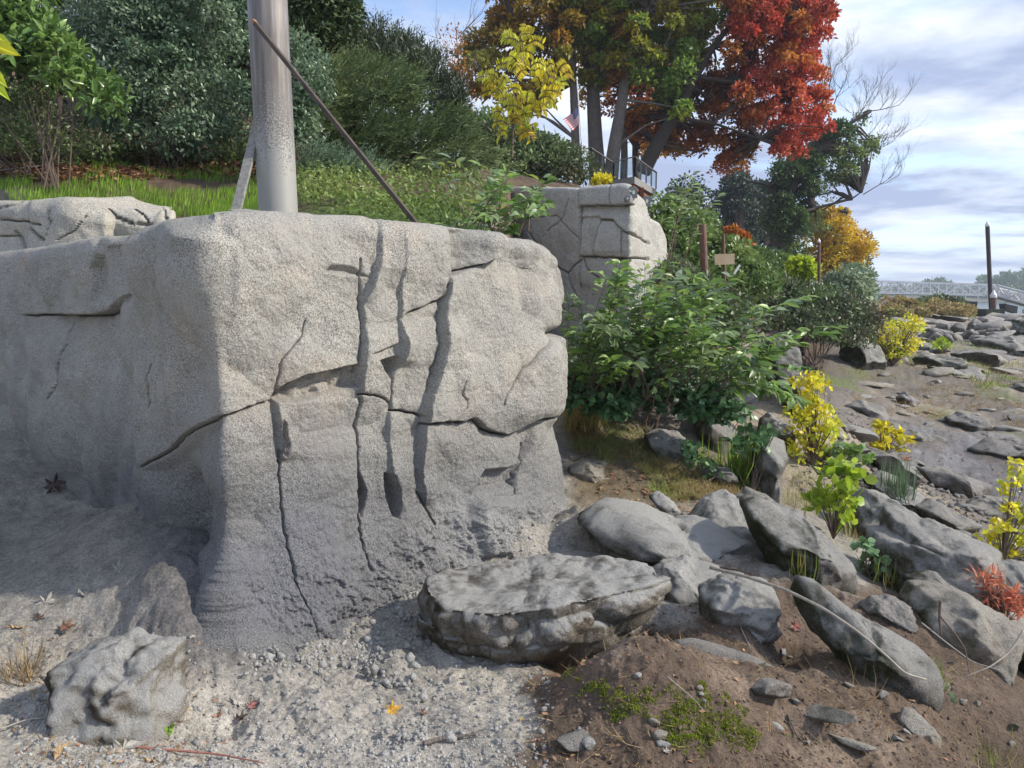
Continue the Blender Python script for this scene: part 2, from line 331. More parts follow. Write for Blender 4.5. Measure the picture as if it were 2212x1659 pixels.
# --- region colours (ground materials, with lighter and darker areas) laid out from world position
DIRT = [(1100, 1700), (1170, 1560), (1130, 1470), (1180, 1420), (1270, 1390), (1390, 1345), (1500, 1330), (1560, 1235), (1640, 1215), (1760, 1240), (1900, 1270), (2300, 1420), (2500, 1800)]
def ground_color(x, y, z):
    u, v = PX(x, np.maximum(y, .3), z); p = np.stack([x, y, z], 1); rr = np.hypot(x, y)
    n1 = fbm(p, 1.3, 5, 31, .6); n2 = fbm(p, 6, 4, 41, .6); n3 = fbm(p, .25, 4, 51)
    grey = np.array([.285, .265, .232]); pale = np.array([.46, .42, .35]); dirt = np.array([.125, .088, .062]); dirt2 = np.array([.20, .150, .11])
    c = grey[None]*(1+.22*n1+.18*n2)[:, None]
    fr = sst(v, 1380, 1520)*sst(-u, -1150, -900); c = c*(1+.30*fr)[:, None]; lsl = sst(-u, -420, -250)*sst(-v, -1330, -1200); c = c*(1-lsl[:, None]*np.array([.18, .20, .22]))  # bottom left lighter; left slope darker and slightly less blue
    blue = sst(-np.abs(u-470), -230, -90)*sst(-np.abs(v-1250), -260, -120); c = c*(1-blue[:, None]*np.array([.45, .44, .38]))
    pw = np.clip(sst(-seg_dist(u, v, [(990, 1430), (1080, 1520), (1200, 1600)])+40*n1+25*n2, -95, -20), 0, 1)*.8
    c = c*(1-pw[:, None])+pale*pw[:, None]
    sdv = sdpoly(u, v, DIRT)+70*n1+35*n2
    dw = sst(-sdv, -25, 30)*(rr < 9)
    dcol = dirt[None]*(1+.3*n2)[:, None]; t = sst(n1+.5*n2, .05, .5)[:, None]; dcol = dcol*(1-t)+dirt2*t
    c = c*(1-dw[:, None])+dcol*dw[:, None]
    # grassy earth right of the rock
    bw = sst(v, 860, 960)*sst(-v, -1130, -1060)*sst(u, 1215, 1260); bcol = np.array([.17, .135, .085])*(1+.4*n2)[:, None]
    c = c*(1-bw[:, None])+bcol*bw[:, None]
    # beach
    be = sst(rr, 8.0, 10.5)*(x > 0); straw = sst(n3+.5*n1, -.05, .35)[:, None]
    bc = np.array([.17, .15, .128])*(1+.35*n1+.3*n2)[:, None]; bc = bc*(1-.6*straw)+np.array([.34, .28, .19])*.6*straw
    gw = (sst(fbm(p, .35, 4, 77)+.35*n1, .1, .38)*sst(rr, 14, 20))[:, None]*.75; bc = bc*(1-gw)+np.array([.13, .17, .055])*gw
    c = c*(1-be[:, None])+bc*be[:, None]
    # terrace and hill: soil, litter, turf
    sd_ = -sdpoly(x, y, UPP); up = sst(sd_, .05, .8)
    soil = np.array([.105, .07, .045])*(1+.5*n2)[:, None]; turf = (sst(n3+.4*n1+np.interp(rr, [7, 9.3, 11], [.7, .3, -.6]), -.1, .25))[:, None]
    hc = soil*(1-turf)+np.array([.09, .15, .03])*turf
    c = c*(1-up[:, None])+hc*up[:, None]
    bl = np.exp(-((v-1235)/60)**2)*0
    wet = sst(-seg_dist(u, v, [(1960, 960), (2060, 990), (2200, 1050)])+60*n1, -75, -35)*(rr > 9)*(rr < 20)
    wet = np.maximum(wet, .45*sst(n1+n3, .15, .5)*be)
    return np.clip(c, .01, .8), wet
def build_terrain():
    hf = 37.5
    A = np.concatenate([np.linspace(-180, -hf, 40)[:-1], np.linspace(-hf, hf, 560), np.linspace(hf, 180, 40)[1:-1]])
    vv = np.arange(1760, 700, -2.7); r1 = 2.05/np.tan(np.arctan((vv-CV)/F)+PITCH)
    r = np.concatenate([np.linspace(.25, r1[0], 14)[:-1], r1, np.geomspace(r1[-1], 1500, 70)[1:]])
    a = np.radians(A); X = np.sin(a)[None]*r[:, None]; Y = np.cos(a)[None]*r[:, None]
    x, y = X.ravel(), Y.ravel(); z = ground(x, y)
    nr, na = X.shape; i = np.arange(nr*na).reshape(nr, na); j = np.roll(i, -1, axis=1)
    Fa = np.stack([i[:-1], i[1:], j[1:], j[:-1]], -1).reshape(-1, 4)[:, ::-1]
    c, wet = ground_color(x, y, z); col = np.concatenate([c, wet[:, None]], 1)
    m, t, o = mat('ground_soil')
    ca = nd(t, 'ShaderNodeAttribute', attribute_name='col'); g = nd(t, 'ShaderNodeNewGeometry')
    n = nd(t, 'ShaderNodeTexNoise', {'Vector': g.outputs['Position'], 'Scale': 60, 'Detail': 6, 'Roughness': .7})
    n2 = nd(t, 'ShaderNodeTexNoise', {'Vector': g.outputs['Position'], 'Scale': 9, 'Detail': 8, 'Roughness': .68})
    gv = ramp(t, n.outputs[0], [(.3, .50), (.5, 1.0), (.7, 1.5)])
    gv2 = ramp(t, n2.outputs[0], [(.3, .70), (.6, 1.15)])
    c1 = nd(t, 'ShaderNodeMixRGB', {0: 1, 1: ca.outputs['Color'], 2: gv}, blend_type='MULTIPLY')
    c1 = nd(t, 'ShaderNodeMixRGB', {0: 1, 1: c1.outputs[0], 2: gv2}, blend_type='MULTIPLY')
    ro = nd(t, 'ShaderNodeMapRange', {0: ca.outputs['Alpha'], 3: .92, 4: .10})
    b0 = nd(t, 'ShaderNodeBump', {'Strength': .8, 'Distance': .05, 'Height': n2.outputs[0]})
    b1 = nd(t, 'ShaderNodeBump', {'Strength': .9, 'Distance': .012, 'Height': n.outputs[0], 'Normal': b0.outputs[0]})
    p = nd(t, 'ShaderNodeBsdfPrincipled', {'Base Color': c1.outputs[0], 'Roughness': ro.outputs[0], 'Normal': b1.outputs[0], 'Specular IOR Level': .4})
    t.links.new(p.outputs[0], o.inputs[0])
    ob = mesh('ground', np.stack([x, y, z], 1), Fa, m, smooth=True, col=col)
    tag(ob, 'river bank ground of grey dust, brown earth and muddy beach', kind='structure')
build_terrain()
# ------------------------------------------------------------------ water
wm, t, o = mat('river_water')
g = nd(t, 'ShaderNodeNewGeometry'); n = nd(t, 'ShaderNodeTexNoise', {'Vector': g.outputs['Position'], 'Scale': .8, 'Detail': 6})
b = nd(t, 'ShaderNodeBump', {'Strength': .5, 'Distance': .3, 'Height': n.outputs[0]})
p = nd(t, 'ShaderNodeBsdfPrincipled', {'Base Color': (.06, .09, .11, 1), 'Roughness': .12, 'Normal': b.outputs[0]}); t.links.new(p.outputs[0], o.inputs[0])
wo = mesh('river_water', [(-1200, 2, -1.75), (1500, 2, -1.75), (1500, 1500, -1.75), (-1200, 1500, -1.75)], [(0, 1, 2, 3)], wm); tag(wo, 'wide calm river beyond the beach', kind='structure')
# ------------------------------------------------------------------ main concrete rock
rockmat = stonemat('carved_concrete', (.30, .295, .28, 1), (.38, .37, .34, 1), (.45, .43, .39, 1), lichen=.0, bump=.55, use_col=True, grain=.9, scale=1.0)
SIL = [(-600, 640), (0, 542), (90, 530), (160, 514), (215, 508), (300, 500), (332, 493), (352, 478), (390, 467), (440, 459), (480, 455), (560, 451), (640, 452), (720, 460), (806, 465), (812, 470), (860, 473), (905, 478), (960, 485), (975, 487), (1050, 494), (1085, 501), (1098, 512), (1130, 514), (1165, 516), (1185, 527), (1198, 548), (1204, 580)]
JN = [1.0]
def fault(u, v, pl, amps, side=1.0, w=3.0, Lr=90.0, Ll=0.0):
    """vertical step line: pl ordered by v; amps given at each point; surface steps out to the right"""
    us = [q[0] for q in pl]; vs = [q[1] for q in pl]
    c = np.interp(v, vs, us); A = np.interp(v, vs, amps)*sst(v, vs[0]-14, vs[0]+2)*sst(-v, -vs[-1]-2, -vs[-1]+16)
    t = u-c
    return .80*JN[0]*A*sst(t, -1, w*.7)*np.exp(-np.maximum(t-w, 0)/Lr)
def ledge(u, v, pl, amps, Ls=60.0, w=4.0):
    """roughly horizontal line ordered by u; the surface below it steps back and recovers"""
    us = [q[0] for q in pl]; vs = [q[1] for q in pl]
    c = np.interp(u, us, vs); A = np.interp(u, us, amps)*sst(u, us[0]-10, us[0]+4)*sst(-u, -us[-1]-4, -us[-1]+10)
    t = v-c
    return -.95*JN[0]*A*sst(t, -w*.3, w*.7)*np.exp(-np.maximum(t-w, 0)/Ls)
def crack(u, v, pl, width=2.6, depth=.05):
    q = seg_dist(u, v, pl)/(width*.72); return -depth*2.2*np.exp(-q**2)-.006*np.exp(-(q/4)**2)
def recess(u, v, pl, depth, soft=5):
    return -depth*sst(-sdpoly(u, v, pl), -soft*.4, soft)
def smooth_path(P, n, rad):
    P = np.array(P, float); d = np.concatenate([[0], np.cumsum(np.linalg.norm(np.diff(P, axis=0), axis=1))])
    s = np.linspace(0, d[-1], 6000); X = np.stack([np.interp(s, d, P[:, k]) for k in (0, 1)], 1); k = int(rad/(s[1]-s[0])); ker = np.hanning(2*k+3); ker /= ker.sum()
    Xp = np.concatenate([X[:1]+(X[0]-X[1])*np.arange(k+1, 0, -1)[:, None], X, X[-1:]+(X[-1]-X[-2])*np.arange(1, k+2)[:, None]])
    return np.stack([np.convolve(Xp[:, j], ker, 'valid') for j in (0, 1)], 1)
def wallrock(name, path, rad, silv, zbot, disp, colf, material, ncol, nrow, topin=1.4, toprise=.25, roundr=.13, dens=None, thick=None):
    X = smooth_path(path, 6000, rad); d = np.gradient(X, axis=0); nrm = np.stack([d[:, 1], -d[:, 0]], 1); nrm /= np.linalg.norm(nrm, axis=1)[:, None]
    u, _ = PX(X[:, 0], X[:, 1], np.full(len(X), 1.0))
    L = np.concatenate([[0], np.cumsum(np.linalg.norm(np.diff(X, axis=0), axis=1))])
    wgt = np.abs(np.gradient(u))+.25*np.gradient(L)*400/np.maximum(X[:, 1], 1)+1e-4
    wgt = np.where((u < -80), wgt*.2, np.where(u < 300, wgt*.45, wgt)); cw = np.cumsum(wgt); cw = (cw-cw[0])/(cw[-1]-cw[0])
    idx = np.interp(np.linspace(0, 1, ncol), cw, np.arange(len(X)))
    ii = lambda a: np.interp(idx, np.arange(len(X)), a)
    bx, by, nx, ny = ii(X[:, 0]), ii(X[:, 1]), ii(nrm[:, 0]), ii(nrm[:, 1]); us = PX(bx, by, np.full(ncol, 2.0))[0]
    H = W(us, silv(us, bx, by), by)[2]
    H = np.convolve(np.pad(H, 3, 'edge'), np.ones(7)/7, 'valid')
    nw = nrow; rr = 14; tt = 26
    q = np.linspace(0, 1, nw)
    Zw = zbot+(H-roundr-zbot)[None]*q[:, None]; Iw = np.zeros_like(Zw)
    th = np.linspace(0, math.pi/2, rr+1)[1:]
    Zr = (H-roundr)[None]+roundr*np.sin(th)[:, None]; Ir = roundr*(1-np.cos(th))[:, None]+np.zeros((1, ncol))
    tq = np.linspace(0, 1, tt+1)[1:]
    Zt = H[None]+toprise*tq[:, None]**1.5; It = roundr+topin*tq[:, None]+np.zeros((1, ncol))
    Z = np.concatenate([Zw, Zr, Zt]); I = np.concatenate([Iw, Ir, It]); topm = np.concatenate([np.zeros(nw), th/(math.pi/2)*.6, .6+.4*tq])[:, None]
    kk = int(.9/(L[1]-L[0]+1e-9)); ker = np.hanning(2*kk+3); ker /= ker.sum()
    sn = np.stack([np.convolve(np.pad(nrm[:, j], kk+1, 'edge'), ker, 'valid') for j in (0, 1)], 1); sn /= np.linalg.norm(sn, axis=1)[:, None]
    sx_, sy_ = ii(sn[:, 0])[None], ii(sn[:, 1])[None]; bl_ = np.clip(I/.5, 0, 1)
    x = bx[None]-(nx[None]*(1-bl_)+sx_*bl_)*I; y = by[None]-(ny[None]*(1-bl_)+sy_*bl_)*I
    # averages the inward direction on top so that it does not self-cross
    U, V = PX(x.ravel(), y.ravel(), Z.ravel())
    P = np.stack([x.ravel(), y.ravel(), Z.ravel()], 1)
    D = disp(U, V, P)*(1-.85*np.broadcast_to(topm, x.shape).ravel())
    NX = np.broadcast_to(nx, x.shape).ravel(); NY = np.broadcast_to(ny, x.shape).ravel(); tm = np.broadcast_to(topm, x.shape).ravel()
    P[:, 0] += NX*D; P[:, 1] += NY*D
    nz = fbm(P, 5, 4, 5)*.02
    P[:, 2] += tm*nz
    col = colf(U, V, P, tm)
    nr, nc = x.shape; i = np.arange(nr*nc).reshape(nr, nc)
    Fa = np.stack([i[:-1, :-1], i[:-1, 1:], i[1:, 1:], i[1:, :-1]], -1).reshape(-1, 4)
    return mesh(name, P, Fa, material, smooth=True, col=np.concatenate([col, np.ones((len(col), 1))], 1))
VC = [[(854, 687), (875, 675), (917, 660), (950, 643)], [(899, 913), (933, 910), (974, 910), (1009, 903), (1022, 911), (1035, 924), (1061, 934), (1086, 939), (1102, 934), (1118, 921), (1137, 915), (1163, 905), (1192, 902)],
      [(768, 851), (798, 852), (817, 857), (837, 870)], [(840, 886), (862, 886), (885, 891), (899, 897)], [(840, 815), (840, 883)],
      [(960, 595), (1003, 583), (1038, 571), (1067, 556), (1099, 542)]]
def jag(pl, amp=3.0, seed=0, step=14):
    rg = random.Random(seed); o_ = []
    for (a, b), (c, d) in zip(pl[:-1], pl[1:]):
        n = max(1, int(math.hypot(c-a, d-b)/step))
        for k in range(n): o_.append((a+(c-a)*k/n+rg.uniform(-amp, amp)*(k > 0), b+(d-b)*k/n+rg.uniform(-amp, amp)*(k > 0)))
    return o_+[pl[-1]]
def disp_main(u0, v0, P):
    # warp the drawing a little so that no line is ruler straight
    wu = 2.2*fbm(P, 5.0, 3, 61); wv = 2.2*fbm(P, 5.0, 3, 67); u = u0+wu; v = v0+wv
    cq = 1-.75*np.exp(-((u0-472)/14.)**2)
    d = .05*fbm(P, 1.1, 3, 7)+cq*(.022*fbm(P, 3.5, 4, 11)+.007*fbm(P, 14, 4, 13, .6)+.0045*fbm(P, 45, 2, 15)+.12*facets(P+.05*fbm(P, 3, 2, 5)[:, None], 1.7, 40, .9)+.032*facets(P, 4.5, 44, .9))
    JN[0] = 1+.35*fbm(P, 2.2, 3, 71)
    fc = fbm(P, 1.7, 2, 17); d += .03*np.abs(fc)
    d += fault(u, v, [(806, 463), (805, 543), (798, 579), (785, 617), (771, 655), (769, 697), (765, 748), (763, 803), (771, 867), (771, 940)], [.035, .04, .09, .09, .05, .03, .07, .085, .03, .0], Lr=50)
    d += fault(u, v, [(856, 473), (851, 600), (851, 640), (851, 687), (854, 745), (849, 777), (842, 800)], [.008, .02, .05, .04, .09, .09, .0], Lr=60)
    d += fault(u, v, [(840, 870), (834, 920), (835, 960), (832, 1010), (845, 1110)], [.03, .05, .03, .05, 0], Lr=45)
    d += fault(u, v, [(966, 570), (957, 614), (950, 643), (942, 691), (933, 755), (923, 809), (908, 848), (899, 880), (899, 911), (894, 953), (888, 1011), (897, 1061), (909, 1098)], [.04, .06, .08, .11, .11, .11, .12, .13, .13, .12, .09, .07, 0], Lr=110)
    d += fault(u, v, [(594, 866), (594, 902), (598, 974), (600, 1000)], [.10, .10, .08, 0], Lr=70)
    # block top right: turned facet
    fac = sst(u, 968, 1060)*sst(-u, -1110, -1060); inb = sst(v, 488, 506)*sst(-(v-np.interp(u, [960, 1003, 1038, 1067, 1099], [595, 583, 571, 556, 542])), -3, 3)*(u > 962)*(u < 1105)
    d += inb*(-.13+.24*sst(u, 985, 1062)*sst(-u, -1130, -1075)+0*fac)
    # the tall left plate stands a little proud of the notch
    d += .03*sst(u, 860, 930)*sst(-u, -966, -960)*sst(-v, -640, -600)
    # ledges
    main = [(340, 1003), (360, 988), (385, 963), (432, 927), (479, 898), (533, 877), (583, 866), (594, 844), (612, 826), (648, 808), (702, 796), (760, 783)]
    d += ledge(u, v, main, [.0, .015, .03, .035, .045, .05, .04, .10, .12, .12, .09, .04], Ls=38)
    low = [(590, 868), (630, 866), (673, 855), (702, 848), (756, 832)]
    band = (u > 588)*(u < 765)*sst(v-np.interp(u, [q[0] for q in main], [q[1] for q in main]), 0, 8)*sst(-(v-np.interp(u, [q[0] for q in low], [q[1] for q in low])), -6, 6)
    d -= band*.07*(1+.6*fbm(P, 14, 3, 83))
    d += ledge(u, v, [(785, 761), (817, 751), (851, 738)], [.03, .05, .03], Ls=22)
    d += recess(u, v, [(805, 778), (848, 768), (850, 792), (838, 818), (822, 800)], .12, 6)
    d += ledge(u, v, VC[1], [.03, .04, .05, .05, .06, .08, .07, .07, .07, .09, .09, .05, .02], Ls=34)
    d += ledge(u, v, VC[5], [.03, .03, .03, .03, .01], Ls=45)
    d += ledge(u, v, VC[0], [.01, .03, .035, .03], Ls=30)
    d += recess(u, v, [(1118, 925), (1170, 912), (1150, 960), (1130, 992), (1107, 1003), (1125, 965)], .08, 9)
    d += recess(u, v, [(1015, 1066), (1025, 1040), (1042, 1015), (1085, 1010), (1120, 998), (1107, 1050), (1060, 1062)], .11, 12)
    d += recess(u, v, [(824, 1020), (838, 1024), (852, 1058), (855, 1085), (849, 1117), (836, 1112), (826, 1070)], .13, 5)
    d += recess(u, v, [(766, 1006), (777, 1030), (789, 1060), (783, 1092), (773, 1116), (767, 1095), (769, 1040)], .11, 4)
    d += recess(u, v, [(600, 905), (612, 915), (620, 960), (612, 985), (600, 980)], .05, 5)
    d += recess(u, v, [(672, 670), (680, 620), (700, 588), (735, 584), (760, 598), (795, 604), (775, 700), (765, 780), (700, 795), (655, 740)], .028, 26)
    d += recess(u, v, [(692, 588), (705, 572), (750, 576), (792, 600), (740, 594)], .05, 9)
    # left face blocks
    d += fault(u, v, [(207, 512), (211, 549), (200, 578), (203, 614), (200, 660)], [-.05, -.06, -.08, -.06, -.03], Lr=34)
    d += ledge(u, v, [(54, 679), (126, 681), (155, 679), (202, 679), (234, 668), (252, 643), (266, 634), (284, 636)], [.01, .07, .12, .12, .07, .04, .03, 0], Ls=60)
    d += .11*sst(u, 300, 345)*sst(-u, -520, -440)*sst(v-.7*(u-310), 380, 420)*sst(-v, -820, -560)
    d -= .05*sst(u, 235, 262)*sst(-u, -318, -300)*sst(-v, -680, -560)
    # lower corner facet and recess
    d += recess(u, v, [(345, 1012), (440, 930), (473, 908), (472, 1190), (410, 1200), (375, 1180), (370, 1080)], .07, 22)
    d -= .10*np.exp(-((u-405)/26)**2)*sst(v, 980, 1060)*sst(-v, -1200, -1150)
    # right end block
    d += .07*sst(u-np.interp(v, [716, 748, 806, 873, 940], [1190, 1165, 1107, 1070, 1060]), -4, 14)*sst(v, 712, 735)*sst(-v, -930, -880)*sst(u, 1060, 1120)
    d -= .09*np.exp(-((v-718)/9)**2)*sst(u, 1150, 1195)
    # foot: flare of splashed concrete
    base = np.interp(u, [0, 300, 470, 600, 780, 900, 1200], [1100, 1180, 1215, 1215, 1180, 1110, 1080])
    d += (.30+.12*np.exp(-((u-560)/120)**2))*np.clip((v-base+30)/230, 0, 1.3)**1.3
    rough = sst(v-base, -40, 60)
    d += (1-np.exp(-((u0-470)/48.)**2))*rough*(.07*fbm(P, 6, 5, 91, .62)+.05*np.abs(fbm(P, 15, 4, 93, .6)))+sst(v-base, -160, 20)*.012*fbm(P, 24, 3, 97, .6)
    lump = sst(-sdpoly(u, v, [(996, 1120), (1005, 1085), (1020, 1072), (1110, 1075), (1125, 1180), (1000, 1190)]), -6, 14); d += .12*lump
    # cracks
    K = [(VC[0], 2.2, .06), (VC[1], 2.4, .07), (VC[2], 1.9, .05), (VC[3], 2.2, .06), (VC[4], 1.6, .04), (VC[5], 2.0, .06), (main[:8], 1.7, .05),
         ([(594, 787), (594, 846)], 1.7, .05), ([(648, 693), (641, 722), (605, 765), (594, 787)], 1.3, .025), ([(598, 974), (598, 1034), (605, 1117), (608, 1199), (612, 1268), (617, 1291)], 1.7, .06), ([(617, 1291), (624, 1347)], 1.0, .03),
         ([(771, 860), (771, 950), (768, 1010), (767, 1120), (775, 1222)], 1.8, .06), ([(146, 697), (144, 733), (140, 776), (133, 830), (121, 862)], 1.6, .05), ([(349, 787), (346, 862), (344, 880)], 1.2, .03),
         ([(1139, 960), (1121, 1006), (1104, 1043), (1104, 1066)], 1.5, .04), ([(1208, 716), (1176, 726), (1163, 748), (1141, 771), (1105, 806), (1077, 847), (1067, 873)], 1.8, .035),
         ([(771, 560), (769, 697), (765, 748), (763, 803)], 1.8, .05), ([(957, 614), (942, 691), (933, 755), (910, 846)], 1.8, .05), ([(890, 1060), (915, 1105), (930, 1140)], 2.0, .05),
         ([(54, 681), (126, 681), (202, 681), (234, 670)], 1.9, .06), ([(984, 860), (981, 880)], 1, .02), ([(290, 970), (310, 990), (332, 1008)], 1.3, .03), ([(978, 820), (974, 850), (982, 862)], 1, .02)]
    for k, (pl, wd, dp) in enumerate(K): d += crack(u0, v0, jag(pl, 2.2, k, 10), wd*(.8+.5*np.clip(JN[0]-.6, 0, 1)), dp)
    JN[0] = 1.0
    return d
def col_main(u, v, P, tm):
    n1 = fbm(P, 1.6, 5, 101, .6); n2 = fbm(P, 7, 4, 103, .6); n3 = fbm(P, .8, 3, 107)
    warm = np.array([.395, .38, .338]); greyc = np.array([.165, .166, .170]); blue = np.array([.12, .125, .15]); dust = np.array([.33, .33, .325])
    # a damp band rises from the ground; the dry upper part is warmer
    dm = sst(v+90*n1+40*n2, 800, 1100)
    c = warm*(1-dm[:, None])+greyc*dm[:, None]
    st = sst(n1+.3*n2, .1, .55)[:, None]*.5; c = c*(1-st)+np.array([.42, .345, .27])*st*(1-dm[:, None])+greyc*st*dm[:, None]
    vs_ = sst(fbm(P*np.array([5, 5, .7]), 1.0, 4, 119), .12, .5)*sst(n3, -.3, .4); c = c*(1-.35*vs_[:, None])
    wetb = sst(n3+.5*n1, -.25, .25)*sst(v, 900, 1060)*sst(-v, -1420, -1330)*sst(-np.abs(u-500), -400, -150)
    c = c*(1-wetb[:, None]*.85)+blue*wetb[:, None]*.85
    df = sst(u, 850, 1000)*sst(v+60*n1, 1010, 1130); c = c*(1-.6*df[:, None])+dust*.6*df[:, None]
    lf = sst(-u, -300, 100)*sst(v, 900, 1100); c = c*(1-.35*lf[:, None])+np.array([.34, .32, .29])*.35*lf[:, None]
    return np.clip(.97*c*(1+.24*n1+.2*n2)[:, None], .03, .7)
PATH1 = [(-10.5, 12.6), (-5.06, 7.6), (-1.607, 4.2), (.20, 6.22), (.36, 6.62), (.36, 7.2), (.1, 8.4)]
def sil_main(us, bx, by):
    v = np.interp(us, [q[0] for q in SIL], [q[1] for q in SIL]); 
    far = by > 6.9; right = bx > .2
    return np.where(right & far, 575, v)
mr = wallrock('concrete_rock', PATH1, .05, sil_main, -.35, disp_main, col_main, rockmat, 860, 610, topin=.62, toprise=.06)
tag(mr, 'large grey carved concrete rock face with long vertical cracks in the foreground', 'rock')
# ------------------------------------------------------------------ rocks
import bmesh
_ico = {}
def ico(n):
    if n not in _ico:
        bm = bmesh.new(); bmesh.ops.create_icosphere(bm, subdivisions=n, radius=1)
        _ico[n] = (np.array([v.co[:] for v in bm.verts]), np.array([[v.index for v in f.verts] for f in bm.faces])); bm.free()
    return _ico[n]
def traced_rock(poly, y, depth, seed, material, label, lean=.5, sub=5, nplanes=10, amp=.06, cut=(.58, .9), name='rock', group=None, strata=0, cat='rock', p=2.8, sink=.7):
    rg = np.random.RandomState(seed); poly = np.array(poly, float)
    bm_ = poly[:, 1].max(); gh = ground_hit(poly[:, 0].mean(), bm_-6); y = gh[1]+depth*(.45 if seed == 3 else .8)
    den = []
    for i in range(len(poly)):
        a, b = poly[i], poly[(i+1) % len(poly)]
        for k in range(12): den.append(a+(b-a)*k/12)
    den = np.array(den); Wp = W(den[:, 0], den[:, 1], y); wx, wz = Wp[0], Wp[2]
    c = np.array([(wx.min()+wx.max())/2, (wz.min()+wz.max())/2]) if False else np.array([wx.mean(), wz.mean()])
    th = np.arctan2(wz-c[1], wx-c[0]); rad = np.hypot(wx-c[0], wz-c[1]); o_ = np.argsort(th); th, rad = th[o_], rad[o_]
    S0, Fc = ico(sub); t = np.arctan2(S0[:, 2], S0[:, 0]); rho = np.hypot(S0[:, 0], S0[:, 2]); cc = S0[:, 1]
    Rr = np.interp(t, th, rad, period=2*math.pi)
    rr = (np.abs(rho)**p+np.abs(cc)**p)**(-1/p)
    Q = np.stack([rho*np.cos(t)*rr, cc*rr, rho*np.sin(t)*rr], 1)      # unit superellipsoid
    N = rg.randn(nplanes, 3); N[:, 1] = -np.abs(N[:, 1])-.35; N = N/np.linalg.norm(N, axis=1)[:, None]
    for n in N:
        h = Q@n; dd = np.max(h)*rg.uniform(*cut); ex = np.maximum(h-dd, 0); Q = Q-n*ex[:, None]*.93
    hy_ = np.hypot(S0[:, 0], S0[:, 1]); lw_ = np.clip(-S0[:, 2]/.25, 0, 1); Q[:, 1] *= 1+lw_*(1/np.maximum(hy_, .4)**.85-1)*(1 if sink > .2 else 0)
    size = rad.mean(); lowq = np.clip(-Q[:, 2]-.35, 0, 1)
    P = np.stack([c[0]+Q[:, 0]*Rr, Q[:, 1]*depth, c[1]+Q[:, 2]*Rr], 1)
    P[:, 1] += y+lean*(P[:, 2]-c[1]); P[:, 2] -= lowq*size*sink
    d = norm(Q); s = max(size, .1)
    q = P/s
    fq = facets(q+.1*fbm(q, 2, 2, seed)[:, None], 1.9, seed, .9)*1.8+.45*facets(q, 5, seed+1, .9)
    a = amp*s*(fq-1.0+1.0*fbm(q, 1.5, 4, seed, .55)-1.5*np.abs(fbm(q, 2.4, 4, seed+5, .6))+.5*fbm(q*np.array([1, 1, 4.]), 3, 3, seed+6)+.45*fbm(q, 6, 3, seed+9)+.18*fbm(q, 18, 2, seed+19))
    if strata: a += strata*s*np.tanh(3*np.sin(P[:, 2]/s*16+4*fbm(q, 1.2, 2, seed+3)))*.5
    P = P+d*a[:, None]
    o = mesh(name, P, Fc, material, smooth=True); tag(o, label, cat, group); return o
grey_dust = stonemat('dusty_basalt', (.14, .13, .11, 1), (.25, .235, .21, 1), (.38, .36, .33, 1), moss=.25, dust=.85, lichen=.3, grain=1.0, scale=1.2, bump=.9)
dark_moss = stonemat('mossy_basalt', (.085, .08, .07, 1), (.15, .14, .125, 1), (.31, .295, .265, 1), moss=.95, dust=.6, lichen=.4, grain=1.0, scale=1.2, bump=.9)
grey_rock = stonemat('lichen_basalt', (.13, .12, .105, 1), (.24, .225, .20, 1), (.37, .345, .31, 1), moss=.25, dust=.55, lichen=.6, grain=1.0, scale=1.1, bump=.9)
slab_grey = stonemat('beach_basalt', (.09, .08, .07, 1), (.175, .155, .135, 1), (.29, .26, .225, 1), moss=.2, dust=.35, lichen=.2, grain=.9, scale=.9, bump=.9)
tan_rock = stonemat('tan_stone', (.19, .16, .125, 1), (.30, .26, .20, 1), (.42, .37, .30, 1), moss=.3, dust=.35, lichen=.3, grain=.9, scale=1.1, bump=.8)
mossy_slab = stonemat('stained_slab', (.15, .115, .075, 1), (.28, .25, .20, 1), (.46, .43, .385, 1), moss=.6, dust=1.0, lichen=.3, grain=1, scale=1.3, mosscol=(.075, .052, .022), bump=1.0)
old_rock = stonemat('old_carved_concrete', (.34, .315, .265, 1), (.42, .39, .33, 1), (.50, .46, .39, 1), lichen=.1, grain=.55, scale=.8)
